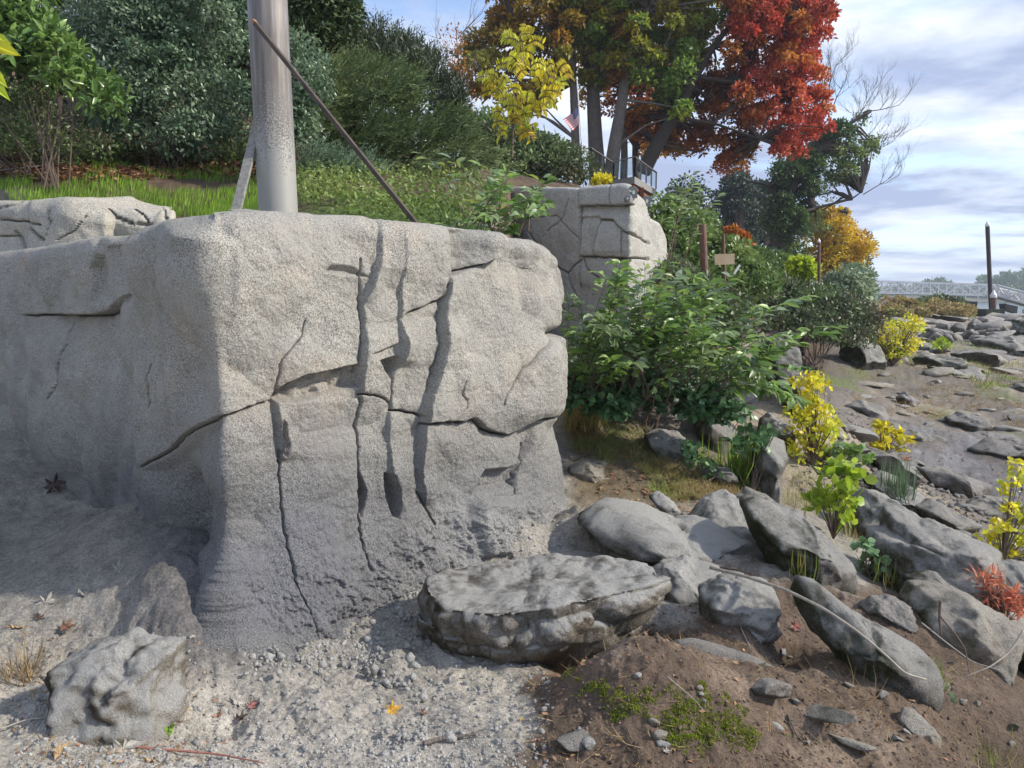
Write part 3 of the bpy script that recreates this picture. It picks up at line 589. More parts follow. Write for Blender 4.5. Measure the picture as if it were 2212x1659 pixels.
TR = [
 # foreground
 ([(100, 1445), (150, 1418), (240, 1402), (320, 1404), (366, 1412), (376, 1450), (388, 1490), (394, 1540), (385, 1580), (350, 1600), (260, 1606), (170, 1600), (125, 1580), (104, 1500)], 2.62, .30, 3, grey_dust, 'pale dusty boulder with a brown underside at the bottom left corner', .55, 5),
 ([(905, 1260), (950, 1232), (1040, 1218), (1180, 1216), (1300, 1222), (1400, 1238), (1448, 1262), (1430, 1285), (1370, 1300), (1310, 1306), (1230, 1325), (1130, 1358), (1060, 1360), (960, 1350), (905, 1325)], 4.25, .36, 8, mossy_slab, 'long flat whitish slab with brown moss jutting out over a dark hollow', .35, 5),
 ([(1240, 1130), (1300, 1096), (1380, 1100), (1440, 1125), (1500, 1128), (1560, 1140), (1620, 1172), (1672, 1205), (1640, 1235), (1560, 1235), (1450, 1210), (1330, 1190)], 5.7, .40, 13, grey_dust, 'low dusty ridge of rock right of the concrete rock foot', .8, 5),
 ([(1478, 1135), (1530, 1088), (1585, 1068), (1602, 1078), (1622, 1110), (1640, 1160), (1625, 1180), (1560, 1175)], 6.2, .35, 21, grey_dust, 'wedge shaped grey rock with a pointed top behind the dusty ridge', .5, 5),
 ([(1612, 1092), (1650, 1085), (1700, 1105), (1750, 1118), (1790, 1160), (1830, 1200), (1855, 1240), (1840, 1265), (1780, 1275), (1710, 1262), (1660, 1225), (1625, 1160)], 5.6, .40, 27, dark_moss, 'big sloping grey boulder with a black mossy left side', .5, 5),
 ([(1850, 1130), (1862, 1085), (1885, 1062), (1930, 1075), (1985, 1110), (2010, 1150), (1990, 1200), (1900, 1200), (1850, 1180)], 7.2, .45, 31, grey_rock, 'dark flat faced boulder behind the bright green broadleaf plant', .4, 5),
 ([(1885, 1200), (1905, 1165), (1950, 1165), (1962, 1125), (1990, 1118), (2060, 1145), (2120, 1165), (2158, 1190), (2165, 1225), (2150, 1300), (2060, 1320), (1970, 1300), (1900, 1250)], 6.1, .55, 36, grey_rock, 'largest grey lichen spotted boulder at the right with a raised pale corner', .7, 5),
 ([(1948, 1285), (1965, 1252), (2010, 1236), (2060, 1240), (2098, 1262), (2112, 1305), (2085, 1330), (2010, 1330), (1960, 1315)], 5.4, .28, 41, dark_moss, 'low dark mossy stone tucked under the largest grey boulder', .4, 5),
 ([(1515, 1290), (1560, 1262), (1620, 1255), (1672, 1268), (1688, 1300), (1685, 1345), (1668, 1378), (1620, 1385), (1550, 1372), (1515, 1340)], 4.55, .30, 44, grey_dust, 'rounded dusty stone end with green moss beside a dark hole', .3, 5),
 ([(1726, 1290), (1745, 1266), (1785, 1272), (1830, 1310), (1880, 1345), (1940, 1375), (1990, 1400), (2018, 1440), (2014, 1475), (1980, 1492), (1925, 1470), (1860, 1440), (1800, 1408), (1750, 1375), (1730, 1335)], 4.3, .22, 49, dark_moss, 'long tapering mossy rock lying diagonally under a pale vine', .35, 5),
 ([(1868, 1322), (1900, 1302), (1945, 1300), (1980, 1318), (1992, 1350), (1975, 1375), (1920, 1372), (1880, 1352)], 4.7, .22, 53, slab_grey, 'rounded brown grey stone above the long mossy rock', .4, 5),
 ([(1985, 1400), (1995, 1335), (2030, 1300), (2090, 1290), (2150, 1315), (2205, 1350), (2222, 1385), (2200, 1430), (2160, 1455), (2100, 1465), (2030, 1458), (1992, 1440)], 4.75, .5, 58, tan_rock, 'large smooth tan boulder at the right edge with a twig standing on it', .6, 5),
 ([(2185, 1420), (2200, 1395), (2240, 1385), (2290, 1400), (2290, 1490), (2230, 1500), (2190, 1465)], 4.3, .3, 61, dark_moss, 'dark mossy boulder cut by the right edge of the view', .4, 5),
 ([(1945, 1560), (1962, 1538), (1985, 1540), (2010, 1565), (2035, 1590), (2030, 1612), (1990, 1622), (1962, 1605)], 3.15, .09, 66, tan_rock, 'small lone angular brown stone at the bottom right', .3, 5),
 ([(2130, 1262), (2160, 1232), (2225, 1225), (2290, 1240), (2290, 1310), (2200, 1320), (2140, 1300)], 5.6, .35, 71, grey_rock, 'ribbed grey rock at the right edge behind the pink leaved weed', .4, 5),
 ([(950, 1240), (1010, 1216), (1100, 1206), (1300, 1212), (1430, 1238), (1450, 1262), (1300, 1268), (1000, 1262)], 4.5, .3, 201, grey_dust, 'thin upper layer of rock lying along the back of the long flat slab', .9, 5),
 ([(1390, 1262), (1440, 1232), (1500, 1224), (1570, 1242), (1580, 1290), (1520, 1318), (1440, 1310)], 4.6, .3, 203, grey_dust, 'low dusty bedrock between the long flat slab and the rounded stone', .9, 5),
 # middle
 ([(1226, 1010), (1262, 998), (1310, 1003), (1352, 1028), (1345, 1045), (1300, 1060), (1258, 1052), (1230, 1040)], 7.4, .3, 75, tan_rock, 'pale pointed slab beside the right foot of the concrete rock', .5, 5),
 ([(1392, 945), (1430, 930), (1478, 935), (1500, 965), (1495, 1008), (1450, 1015), (1405, 990)], 8.6, .4, 79, grey_rock, 'pitted grey block half hidden in dry grass', .4, 5),
 ([(1500, 940), (1520, 885), (1560, 880), (1600, 930), (1605, 975), (1560, 990), (1510, 975)], 9.2, .4, 83, slab_grey, 'tilted reddish grey slab below the blackberry leaves', .3, 5),
 ([(1622, 1000), (1640, 960), (1672, 945), (1708, 955), (1715, 1010), (1695, 1060), (1670, 1100), (1630, 1085)], 7.6, .35, 87, grey_rock, 'upright grey lichened rock left of the yellow shrub', .3, 5),
 ([(1636, 945), (1650, 905), (1672, 890), (1705, 910), (1722, 940), (1715, 975), (1680, 980), (1640, 965)], 8.4, .32, 91, dark_moss, 'black angular rock on top of the lichened upright rock', .3, 5),
 ([(1570, 870), (1600, 840), (1660, 828), (1700, 838), (1712, 865), (1690, 900), (1620, 905), (1580, 895)], 10.4, .6, 95, grey_rock, 'wide flat topped rock ledge under the leafy shrub', .3, 5),
 ([(1635, 790), (1650, 745), (1690, 725), (1722, 750), (1730, 800), (1745, 860), (1715, 900), (1670, 870), (1640, 830)], 11.6, .6, 99, dark_moss, 'tall dark jagged rock at the end of the leafy shrub', .3, 5),
 ([(1588, 1080), (1625, 1058), (1668, 1075), (1735, 1130), (1760, 1180), (1720, 1170), (1650, 1140), (1600, 1110)], 6.7, .3, 103, slab_grey, 'brownish slab leaning between the big sloping boulder and the grass', .4, 5),
 ([(1400, 1075), (1425, 1062), (1460, 1085), (1482, 1120), (1470, 1135), (1430, 1112)], 6.9, .12, 107, grey_dust, 'narrow grey stone in bare soil above the dusty ridge', .4, 4),
 ([(1500, 1020), (1530, 1005), (1580, 1012), (1600, 1040), (1570, 1060), (1520, 1050)], 7.6, .3, 111, slab_grey, 'flat pale stone showing through the grass near the tall green tuft', .4, 4),
 # bank foot and beach
 ([(1815, 810), (1822, 735), (1870, 728), (1905, 745), (1918, 775), (1912, 800), (1880, 812)], 15.5, .8, 121, dark_moss, 'dark mossy overhanging slab at the foot of the bramble bank', .1, 5),
 ([(1990, 775), (2025, 762), (2070, 772), (2080, 800), (2040, 812), (1995, 805)], 27, 1.2, 125, dark_moss, 'rounded mossy beach rock right of the yellow bush', .3, 5),
 ([(2010, 800), (2060, 790), (2125, 795), (2130, 820), (2070, 830), (2015, 826)], 24.5, 1.3, 129, slab_grey, 'flat square ended slab on the green strip of beach', .3, 5),
 ([(2070, 765), (2110, 755), (2165, 765), (2180, 790), (2130, 800), (2080, 790)], 29, 1.5, 133, slab_grey, 'low flat rock beside the mossy beach rock', .3, 4),
 ([(2120, 735), (2180, 722), (2240, 730), (2260, 765), (2200, 775), (2130, 768)], 33, 2, 137, slab_grey, 'broad brown boulder at the right edge of the far beach', .3, 4),
 ([(2172, 715), (2190, 690), (2230, 680), (2290, 690), (2290, 735), (2200, 738)], 37, 2, 141, dark_moss, 'green mossy boulder at the right edge near the gangway', .3, 4),
 ([(1830, 880), (1870, 865), (1910, 878), (1915, 905), (1870, 912), (1835, 900)], 15.5, .5, 145, slab_grey, 'jagged flat rock between the two yellow shrubs', .4, 5),
 ([(1990, 735), (2010, 708), (2050, 712), (2075, 728), (2050, 742), (2010, 742)], 36, 1.0, 149, slab_grey, 'slanting grey block in the far rock ledge', .3, 4),
 ([(2050, 905), (2085, 888), (2140, 905), (2150, 928), (2090, 930), (2055, 922)], 16, .5, 153, slab_grey, 'pointed grey stone on the straw covered beach', .4, 4),
 ([(2100, 975), (2150, 952), (2230, 950), (2290, 962), (2290, 1000), (2200, 1000), (2120, 992)], 12.8, .6, 157, slab_grey, 'wide flat slab at the right edge beside the wet mud', .4, 5),
 ([(2085, 945), (2130, 932), (2200, 940), (2210, 960), (2140, 968), (2090, 960)], 13.8, .4, 161, slab_grey, 'low brown stone just above the wide flat slab', .4, 4),
 ([(1930, 940), (1980, 930), (2040, 945), (2050, 958), (1990, 962), (1935, 955)], 13.8, .3, 165, dark_moss, 'thin dark slab lying behind the small yellow seedling', .4, 4),
 ([(1870, 985), (1910, 975), (1960, 1000), (1995, 1040), (1960, 1055), (1900, 1030)], 10.6, .5, 169, slab_grey, 'tilted slab below the small yellow seedling', .4, 5),
 ([(1990, 1015), (2040, 1010), (2100, 1030), (2160, 1052), (2150, 1072), (2080, 1065), (2010, 1045)], 10.4, .4, 173, slab_grey, 'long flaky slab at the edge of the wet mud', .4, 5),
 ([(1880, 1040), (1930, 1022), (1985, 1042), (2000, 1080), (1975, 1110), (1910, 1100), (1880, 1075)], 9.4, .5, 177, grey_rock, 'grey rock behind the spiky rush tuft', .4, 5),
 ([(2095, 1095), (2140, 1075), (2205, 1085), (2215, 1120), (2160, 1132), (2105, 1120)], 8.7, .35, 181, tan_rock, 'light cream slab beside the yellow seedling at the right edge', .4, 5),
 ([(1985, 1100), (2030, 1085), (2080, 1110), (2120, 1135), (2110, 1155), (2050, 1150), (1995, 1130)], 8.3, .4, 185, slab_grey, 'brown slab sloping down above the largest grey boulder', .4, 5),
 ([(1940, 860), (1965, 845), (1985, 865), (1975, 880), (1945, 878)], 19, .4, 189, slab_grey, 'small dark stone amid the straw on the beach', .3, 4),
]
for q in TR:
    poly, y, dep, sd0, m0, lab, lean, sub = q
    if sd0 == 8: continue
    if sd0 == 3: traced_rock(poly, y, dep, sd0, mossy_slab, lab, lean=.45, sub=5, sink=.5, nplanes=7, cut=(.62, .92), amp=.10, p=2.8); continue
    traced_rock(poly, y, dep, sd0, m0, lab, lean=lean, sub=5 if max(abs(poly[0][0]-p_[0]) for p_ in poly) > 105 else 4)
# the long slab: flat top, broken front, undercut to the right
def flat_slab(front, back, zt, zlow, material, label, seed=5):
    plan = [tuple(map(float, W(u, v, y)[:2])) for u, v, y in front+back]; pl = np.array(plan); c = pl.mean(0); den = []
    for i in range(len(pl)):
        a, b = pl[i], pl[(i+1) % len(pl)]
        for k in range(14): den.append(a+(b-a)*k/14)
    den = np.array(den); th = np.arctan2(den[:, 1]-c[1], den[:, 0]-c[0]); rd = np.hypot(den[:, 0]-c[0], den[:, 1]-c[1]); o_ = np.argsort(th)
    n = 420; T = np.linspace(-math.pi, math.pi, n, endpoint=False); Rr = np.interp(T, th[o_], rd[o_], period=2*math.pi); X = c[0]+np.cos(T)*Rr
    f = np.clip((X-pl[:, 0].min())/(pl[:, 0].max()-pl[:, 0].min()), 0, 1); zl = np.interp(f, [0, .3, .5, .8, 1], zlow)
    V = []; prof = [(.62, None, -.30)]+[(.62+.36*sst(np.array(t), 0, 1), t, 0) for t in np.linspace(0, 1, 14)]
    rows = []
    for t in np.linspace(0, 1, 12): rows.append((.58+.40*t**.6, -.25+(zl+.25)*t**.35))            # undercut face
    for t in np.linspace(0, 1, 26)[1:]: rows.append((.98+.03*math.sin(t*3.1)-.02*t, zl+(zt-.012-zl)*t))   # broken front
    for t in np.linspace(0, 1, 44)[1:]: rows.append(((1-t)*.985, zt+.012*math.sin(min(1, t*9)*1.57)+0*zl))
    P = np.concatenate([np.stack([c[0]+np.cos(T)*Rr*s_, c[1]+np.sin(T)*Rr*s_, np.zeros(n)+z_], 1) for s_, z_ in rows])
    dirn = np.concatenate([np.stack([np.cos(T)*(1 if k < 38 else .1), np.sin(T)*(1 if k < 38 else .1), np.full(n, .15 if k < 38 else 1.0)], 1) for k in range(len(rows))])
    am = np.concatenate([np.full(n, 1.0 if k < 38 else .55) for k in range(len(rows))])
    q = P+.03*fbm(P, 5, 3, seed)[:, None]; d = .085*(facets(q*np.array([1, 1, 1.9]), 4.2, seed, .9)-.3)+.035*facets(q, 11, seed+2, .9)+.012*fbm(P, 24, 3, seed+4)+.03*fbm(P, 3, 3, seed+6)
    P = P+dirn*(d*am)[:, None]; P[:, 2] += .05*np.sin((P[:, 0]-c[0])*2.4)*(P[:, 2] > .1)
    i = np.arange(len(rows)*n).reshape(-1, n); j = np.roll(i, -1, 1); Fa = np.stack([i[:-1], j[:-1], j[1:], i[1:]], -1).reshape(-1, 4)
    tag(mesh('rock', P, Fa, material, smooth=True), label, 'rock')
flat_slab([(905, 1300, 4.45), (950, 1290, 4.15), (1060, 1285, 4.02), (1180, 1280, 4.02), (1290, 1276, 4.10), (1390, 1275, 4.2), (1452, 1264, 4.38)], [(1400, 1240, 4.65), (1300, 1225, 4.8), (1150, 1218, 4.9), (980, 1222, 4.85), (915, 1245, 4.7)], .295, [.0, .03, .09, .15, .21], mossy_slab, 'long flat whitish slab with brown moss jutting out over a dark hollow')
# loose slabs of the beach, each its own stone
rg = np.random.RandomState(5); V0, F0 = ico(3)
pts = []
def slab(i, x, y, sx, sy, sz, rot, mat_, name='beach_stone', label='small flat grey stone lying on the muddy beach', group='loose stones on the beach', cat='stone', sub=3):
    V0, F0 = ico(sub); r = np.random.RandomState(1000+i); Q = V0.copy()
    for n in norm(r.randn(7, 3)):
        h = Q@n; dd = r.uniform(.34, .7); Q = Q-n*np.maximum(h-dd, 0)[:, None]*.95
    Q = Q*(1+.10*fbm(Q, 2.2, 3, i)[:, None]); c_, s_ = math.cos(rot), math.sin(rot)
    P = np.stack([Q[:, 0]*sx, Q[:, 1]*sy, Q[:, 2]*sz], 1); til = r.uniform(-.25, .25); P[:, 2] += P[:, 0]*til
    P = np.stack([P[:, 0]*c_-P[:, 1]*s_, P[:, 0]*s_+P[:, 1]*c_, P[:, 2]], 1)
    z = float(ground(x, y)[0]); P += np.array([x, y, z+sz*.12])
    o = mesh(name, P, F0, mat_, smooth=(sub > 3)); tag(o, label, cat, group); return o
for k, (u, v, sx, sy, sz, rot, lab) in enumerate([(1650, 1500, .20, .10, .07, -.9, 'pale rock edge showing through brown earth beside the moss'), (1755, 1560, .22, .06, .05, -.8, 'long thin tan rock rib in the brown earth right of the moss'), (1560, 1425, .26, .12, .06, -.3, 'half buried brown rock back above the moss patches'), (1830, 1620, .16, .05, .035, -.8, 'low tan rib of rock near the bottom edge left of the pale grass'), (1250, 1600, .16, .09, .03, .2, 'flat earthy stone at the bottom centre left of the moss')]):
    h = ground_hit(u, v); slab(900+k, h[0], h[1], sx, sy, sz, rot, tan_rock if k in (1, 3) else slab_grey, 'rock', lab, None, 'rock', 4)
n = 0; tries = 0
while n < 140 and tries < 3000:
    tries += 1
    y = math.exp(rg.uniform(math.log(8.8), math.log(75))); u = rg.uniform(1780, 2260)
    x = (u-CU)/F*y
    toe = np.interp(y, [q[1] for q in TOE[3:]], [q[0] for q in TOE[3:]])
    if x < toe+.5 or (9.5 < y < 15.5 and 1960 < u < 2240 and rg.rand() < .75): continue
    k = y/14
    s = rg.uniform(.10, .34)*k**.75*(1.6 if y > 33 else 1); mi = rg.randint(5); hz_ = rg.uniform(.22, .5)
    lb = '%s %s %s on the %s %s part of the beach' % ('small' if s/k**.75 < .18 else 'medium' if s/k**.75 < .27 else 'large', ('brown', 'brown', 'grey', 'mossy dark', 'tan')[mi], 'flat slab' if hz_ < .36 else 'thick stone', 'near' if y < 13 else 'middle' if y < 26 else 'far', 'left' if u < 1940 else 'centre' if u < 2100 else 'right')
    slab(n, x, y, s*rg.uniform(.9, 1.6), s*rg.uniform(.6, 1), s*hz_, rg.uniform(-.5, .5), (slab_grey, slab_grey, grey_rock, dark_moss, tan_rock)[mi], label=lb, sub=4 if y < 16 else 3); n += 1
# stone ledge at the far end of the beach, block by block
for k in range(34):
    u = 1975+k % 17*15+rg.uniform(-4, 4); row = k//17; y = 43+row*5+rg.uniform(-1, 1)
    x = (u-CU)/F*y; slab(500+k, x, y, rg.uniform(.35, .6), .6, rg.uniform(.35, .6), rg.uniform(-.2, .2), slab_grey, 'ledge_stone', 'blocky stone in the %s row of the far dark rock ledge, %s' % (('front', 'back')[row], ('left end', 'left of centre', 'right of centre', 'right end')[min(3, (k % 17)//4)]), 'stones of the far rock ledge')
# small stones on the foreground soil
for k in range(60):
    u = rg.uniform(1250, 2212); v = rg.uniform(1150, 1640); h = ground_hit(u, v)
    if h[1] > 8: continue
    s = rg.uniform(.012, .035); slab(800+k, h[0], h[1], s*1.3, s, s*.8, rg.uniform(0, 3), (grey_dust, tan_rock)[k % 2], 'pebble', '%s %s pebble on the %s soil %s' % (('grey', 'tan')[k % 2], 'tiny' if s < .018 else 'small' if s < .027 else 'thumb sized', 'bottom' if v > 1480 else 'middle' if v > 1310 else 'upper', 'beside the moss hump' if u < 1650 else 'in front of the long mossy rock' if u < 1950 else 'near the right edge'), 'pebbles on the foreground soil', 'pebble')
# ------------------------------------------------------------------ other carved rocks
def disp_two(u0, v0, P):
    u = u0+3*fbm(P, 1.4, 3, 161); v = v0+3*fbm(P, 1.4, 3, 167)
    d = .04*fbm(P, .9, 3, 107)+.018*fbm(P, 3, 3, 111)+.01*fbm(P, 9, 3, 113)
    d += fault(u, v, [(1256, 405), (1257, 500), (1254, 560), (1256, 625)], [.10, .10, .10, .05], Lr=120, w=4)
    d += fault(u, v, [(1296, 470), (1292, 500), (1288, 545), (1286, 555)], [.05, .09, .07, .05], Lr=60)
    d += ledge(u, v, [(1255, 445), (1300, 446), (1365, 444)], [.12, .12, .12], Ls=26) 
    d += ledge(u, v, [(1254, 468), (1298, 466)], [.05, .05], Ls=16)
    d += ledge(u, v, [(1298, 472), (1322, 474), (1340, 492), (1372, 512)], [.05, .06, .06, .03], Ls=30)
    d += ledge(u, v, [(1252, 553), (1300, 556), (1380, 556)], [.05, .05, .04], Ls=40)
    for k, (pl, wd, dp) in enumerate([([(1140, 500), (1165, 540), (1200, 575), (1225, 590), (1252, 560)], 1.5, .06), ([(1252, 400), (1256, 500), (1254, 620)], 2, .10), ([(1298, 472), (1290, 520), (1286, 556)], 1.8, .09), ([(1254, 553), (1340, 557), (1400, 560)], 1.7, .08),
            ([(1300, 474), (1325, 475), (1345, 495), (1372, 512), (1400, 525)], 1.6, .07), ([(1344, 495), (1342, 550)], 1.3, .05), ([(1318, 396), (1320, 444)], 1, .04), ([(1255, 446), (1365, 443)], 1.8, .09), ([(1262, 560), (1275, 585), (1300, 605)], 1.5, .06), ([(1330, 557), (1322, 600)], 1.2, .05), ([(1225, 590), (1235, 620), (1250, 650)], 1.3, .05), ([(1230, 430), (1215, 470), (1180, 500)], 1, .03), ([(1150, 470), (1200, 465), (1252, 520)], 1, .03)]):
        d += crack(u0, v0, jag(pl, 1.5, 50+k, 9), wd, dp)
    d += .05*facets(P, 1.3, 71, .9)
    d += .06*sst(v, 560, 760)
    return d
def col_two(u, v, P, tm):
    n1 = fbm(P, 1.0, 5, 201, .6); n2 = fbm(P, 6, 4, 203, .6)
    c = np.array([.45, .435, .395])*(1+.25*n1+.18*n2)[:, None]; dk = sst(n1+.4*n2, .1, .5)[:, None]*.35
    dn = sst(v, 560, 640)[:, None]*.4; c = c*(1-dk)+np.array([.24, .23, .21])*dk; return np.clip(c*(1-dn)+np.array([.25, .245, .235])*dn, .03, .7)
rock2mat = stonemat('weathered_carved_concrete', (.26, .25, .23, 1), (.33, .315, .285, 1), (.42, .40, .35, 1), lichen=.0, bump=.5, use_col=True, grain=.75, scale=.55)
SIL2 = [(1000, 520), (1050, 408), (1110, 403), (1250, 405), (1256, 402), (1300, 398), (1340, 394), (1352, 398), (1372, 416), (1392, 432), (1398, 466), (1402, 470), (1422, 480), (1432, 505), (1440, 560)]
PATH2 = [(-.6, 15.0), (.3, 13.6), (1.80, 12.0), (2.72, 13.6), (2.9, 14.4), (2.4, 15.5)]
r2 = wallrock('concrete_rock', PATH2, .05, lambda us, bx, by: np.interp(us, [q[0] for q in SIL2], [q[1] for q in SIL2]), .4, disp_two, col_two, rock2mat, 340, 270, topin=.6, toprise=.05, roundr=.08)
tag(r2, 'blocky carved concrete rock tower with lights on its top below the deck', 'rock')
def disp_left(u0, v0, P):
    u = u0+3*fbm(P, 1.4, 3, 261); v = v0+3*fbm(P, 1.4, 3, 267)
    d = .16*fbm(P, .8, 3, 207)+.05*fbm(P, 3, 3, 211)
    for k, (pl, wd, dp) in enumerate([([(66, 448), (70, 480), (100, 505), (122, 520)], 2, .10), ([(0, 475), (60, 478), (110, 488)], 1.6, .07), ([(240, 452), (250, 470), (290, 485), (330, 488)], 2, .09), ([(290, 452), (310, 465), (322, 480)], 1.6, .07), ([(35, 500), (50, 525), (60, 535)], 2, .1), ([(0, 450), (30, 445), (50, 436)], 1.4, .06), ([(120, 455), (135, 480), (130, 510)], 1, .04), ([(350, 448), (355, 470), (372, 480)], 1.7, .08), ([(0, 510), (40, 508)], 1.4, .06), ([(200, 470), (180, 500), (150, 520)], 1, .03)]):
        d += crack(u0, v0, jag(pl, 1.5, 80+k, 9), wd, dp)
    d += .12*sst(u, 66, 90)*sst(-u, -250, -238)
    return d
SIL3 = [(-600, 440), (0, 430), (60, 430), (120, 424), (165, 421), (215, 436), (260, 444), (300, 446), (340, 452), (345, 446), (372, 450), (382, 462), (400, 520)]
PATH3 = [(-9.0, 10.6), (-6.2, 9.0), (-4.7, 8.25), (-3.5, 8.2), (-3.2, 8.8)]
r3 = wallrock('concrete_rock', PATH3, .15, lambda us, bx, by: np.interp(us, [q[0] for q in SIL3], [q[1] for q in SIL3]), 1.6, disp_left, lambda u, v, P, tm: np.clip(np.array([.44, .41, .345])*(1+.2*fbm(P, 1.3, 5, 301, .6)+.15*fbm(P, 7, 3, 303))[:, None], .03, .7), rock2mat, 270, 140, topin=.7, toprise=.1, roundr=.22)
tag(r3, 'low tan carved concrete rock with branching cracks behind the left end', 'rock')
# ------------------------------------------------------------------ foliage tools
def clumps(poly, y0, rise, depth, n, r, seed, margin=.7):
    """clump centres inside a traced outline; y grows by `rise` metres from the outline's foot to its head"""
    rg = np.random.RandomState(seed); poly = np.array(poly, float); lo, hi = poly.min(0), poly.max(0); out_ = []
    U = rg.uniform(lo[0], hi[0], 12*n+200); V = rg.uniform(lo[1], hi[1], 12*n+200); pxr = r*F/y0*margin
    sd_ = sdpoly(U, V, [tuple(p) for p in poly]); k = np.where(sd_ < -pxr*.6)[0][:n]
    if len(k) < 3: k = np.where(sd_ < 0)[0][:n]
    y = y0+rise*(hi[1]-V[k])/(hi[1]-lo[1])+rg.uniform(0, 1, len(k))*depth
    return W(U[k], V[k], y).T
def cloud(cen, r, n, seed, up=.5, shell=.55, squash=.8, rnd_=.8, tint_noise=.5, tsc=1.0, base=.5, droop=0.0):
    rg = np.random.RandomState(seed); i = rg.randint(0, len(cen), n); d = norm(rg.randn(n, 3)); d[:, 2] = np.where(d[:, 2] < -.5, -d[:, 2], d[:, 2]); cr = r*rg.uniform(.6, 1.25, len(cen))
    rad = cr[i]*(shell+(1-shell)*rg.uniform(0, 1, n)**.7); P = cen[i]+d*rad[:, None]*np.array([1, 1, squash])
    nr = norm(d*.7+np.array([0, 0, up])+rnd_*.6*rg.randn(n, 3)); ax = norm(d*.6+rg.randn(n, 3)*.8+np.array([0, 0, -droop]))
    ct = rg.uniform(-1, 1, len(cen))
    T = base+tint_noise*(.45*ct[i]+.55*fbm(P, tsc, 3, seed))+rg.uniform(-.12, .12, n); return P, ax, nr, np.clip(T, 0, 1)
def leafmesh(name, cl, size, tpl, m, parent, seed, var=.35):
    P, ax, nr, T = cl; rg = np.random.RandomState(seed+77); V, Fa, Tn = scatter(tpl[0], tpl[1], P, ax, nr, size*rg.uniform(1-var, 1+var, len(P)), T)
    return mesh(name, V, Fa, m, parent, tint=Tn)
def leafobjs(name, cl, size, tpl, m, parent, seed, var=.3):
    """each leaf an object of its own, four shared meshes"""
    P, ax, nr, T = cl; rg = np.random.RandomState(seed+5); vs = []
    for k in range(5):
        me = bpy.data.meshes.new(name); me.from_pydata([(a, b*(.8+.1*k), c*(1+.4*k)) for a, b, c in tpl[0]], [], [tuple(f) for f in tpl[1]]); me.update()
        a = me.attributes.new('tint', 'FLOAT', 'POINT'); a.data.foreach_set('value', np.full(len(tpl[0]), .1+.2*k, np.float32)); me.materials.append(m); vs.append(me)
    for i in range(len(P)):
        o = bpy.data.objects.new(name, vs[min(4, int(T[i]*5))]); C.objects.link(o); a = Vector(ax[i]).normalized(); b = Vector(nr[i]).cross(a)
        if b.length < 1e-4: b = a.orthogonal()
        b.normalize(); n_ = a.cross(b); s = size*rg.uniform(1-var, 1+var)
        M = Matrix(((a.x, b.x, n_.x), (a.y, b.y, n_.y), (a.z, b.z, n_.z))).to_4x4() @ Matrix.Scale(s, 4); M.translation = Vector(P[i])
        o.parent = parent; o.matrix_basis = Matrix.Translation(-parent.location) @ M
def twigs(segs, p, d, L, r, dep, rg, up=.15, spread=.75, nb=3):
    n = 3; pts = [Vector(p)]; dd = Vector(d).normalized()
    for k in range(n):
        dd = (dd+Vector((rg.uniform(-.25, .25), rg.uniform(-.25, .25), rg.uniform(-.2, .25)+up*.4))).normalized(); pts.append(pts[-1]+dd*L/n)
    segs.append(tube(pts, [r*(1-.5*k/n) for k in range(n+1)], 4 if dep > 1 else 3, False))
    if dep > 0:
        for k in range(nb):
            q = pts[rg.randint(1, n)]; e = (dd+Vector((rg.uniform(-1, 1), rg.uniform(-1, 1), rg.uniform(-.6, 1)+up))*spread).normalized()
            twigs(segs, q, e, L*rg.uniform(.55, .8), r*.5, dep-1, rg, up, spread, nb)
def pxtube(pts, wpx, y, n=9, m=None):
    """pts px, widths px; y a number or list"""
    ys = y if hasattr(y, '__len__') else [y]*len(pts); P = [W(a, b, yy) for (a, b), yy in zip(pts, ys)]
    rr = [w_*.5*yy/F for w_, yy in zip(wpx, ys)]; m = m or 4*len(pts); Q = interp_path(np.array([list(map(float, q)) for q in P]), m)
    return tube(Q, list(np.interp(np.linspace(0, len(pts)-1, m), range(len(pts)), rr)), n)
bark = simple('grey_bark', (.17, .145, .125), .9, nscale=5, var=.5, bump=.9, stretch=(6, 6, .9), bscale=12)
bark_dk = simple('dark_bark', (.07, .055, .045), .9, nscale=6, var=.5, bump=.9, stretch=(6, 6, .9), bscale=12)
twigm = simple('twig_wood', (.14, .10, .075), .8, nscale=20)
reds = simple('red_twig', (.22, .08, .06), .7, nscale=20)
def bush(name, poly, y0, rise, depth, nc, r, nl, size, tpl, m, label, cat, seed, up=.5, group=None, stem=True, part='foliage', objs=0, droop=0, **kw):
    c = clumps(poly, y0, rise, depth, nc, r, seed); ub = np.mean([p[0] for p in poly]); vb = max(p[1] for p in poly)
    base = W(ub, vb, y0+depth*.5); gz = float(ground(base[0], base[1], False)[0]); t = thing(name, (base[0], base[1], min(gz, base[2])), label, cat, group)
    leafmesh(part, cloud(c, r, nl, seed, up=up, droop=droop, **kw), size, tpl, m, t, seed)
    if objs: leafobjs('leaf', cloud(c+np.array([0, -r*.5, 0]), r, objs, seed+50, up=up, droop=droop, **kw), size*1.1, LEAF if tpl is LEAF_LOW else tpl, m, t, seed)
    if stem:
        rg = random.Random(seed); sg = []; b = Vector(t.location)
        for k in range(min(14, len(c))):
            q = Vector(c[rg.randrange(len(c))]); s0 = b+Vector((rg.uniform(-.3, .3), rg.uniform(-.2, .3), 0))*r*2; md = (s0+q)/2+Vector((rg.uniform(-.2, .2), .1, .25*r))
            sg.append(tube([s0, md, q], [.009*y0/8, .006*y0/8, .003*y0/8], 4, False))
        V, Fa = joinparts(sg); mesh('stem', V, Fa, twigm, t)
    return t
g_rhod = leafmat('rhododendron_leaf', [(0, (.035, .075, .02)), (.5, (.085, .15, .035)), (1, (.17, .25, .06))], .28, .25)
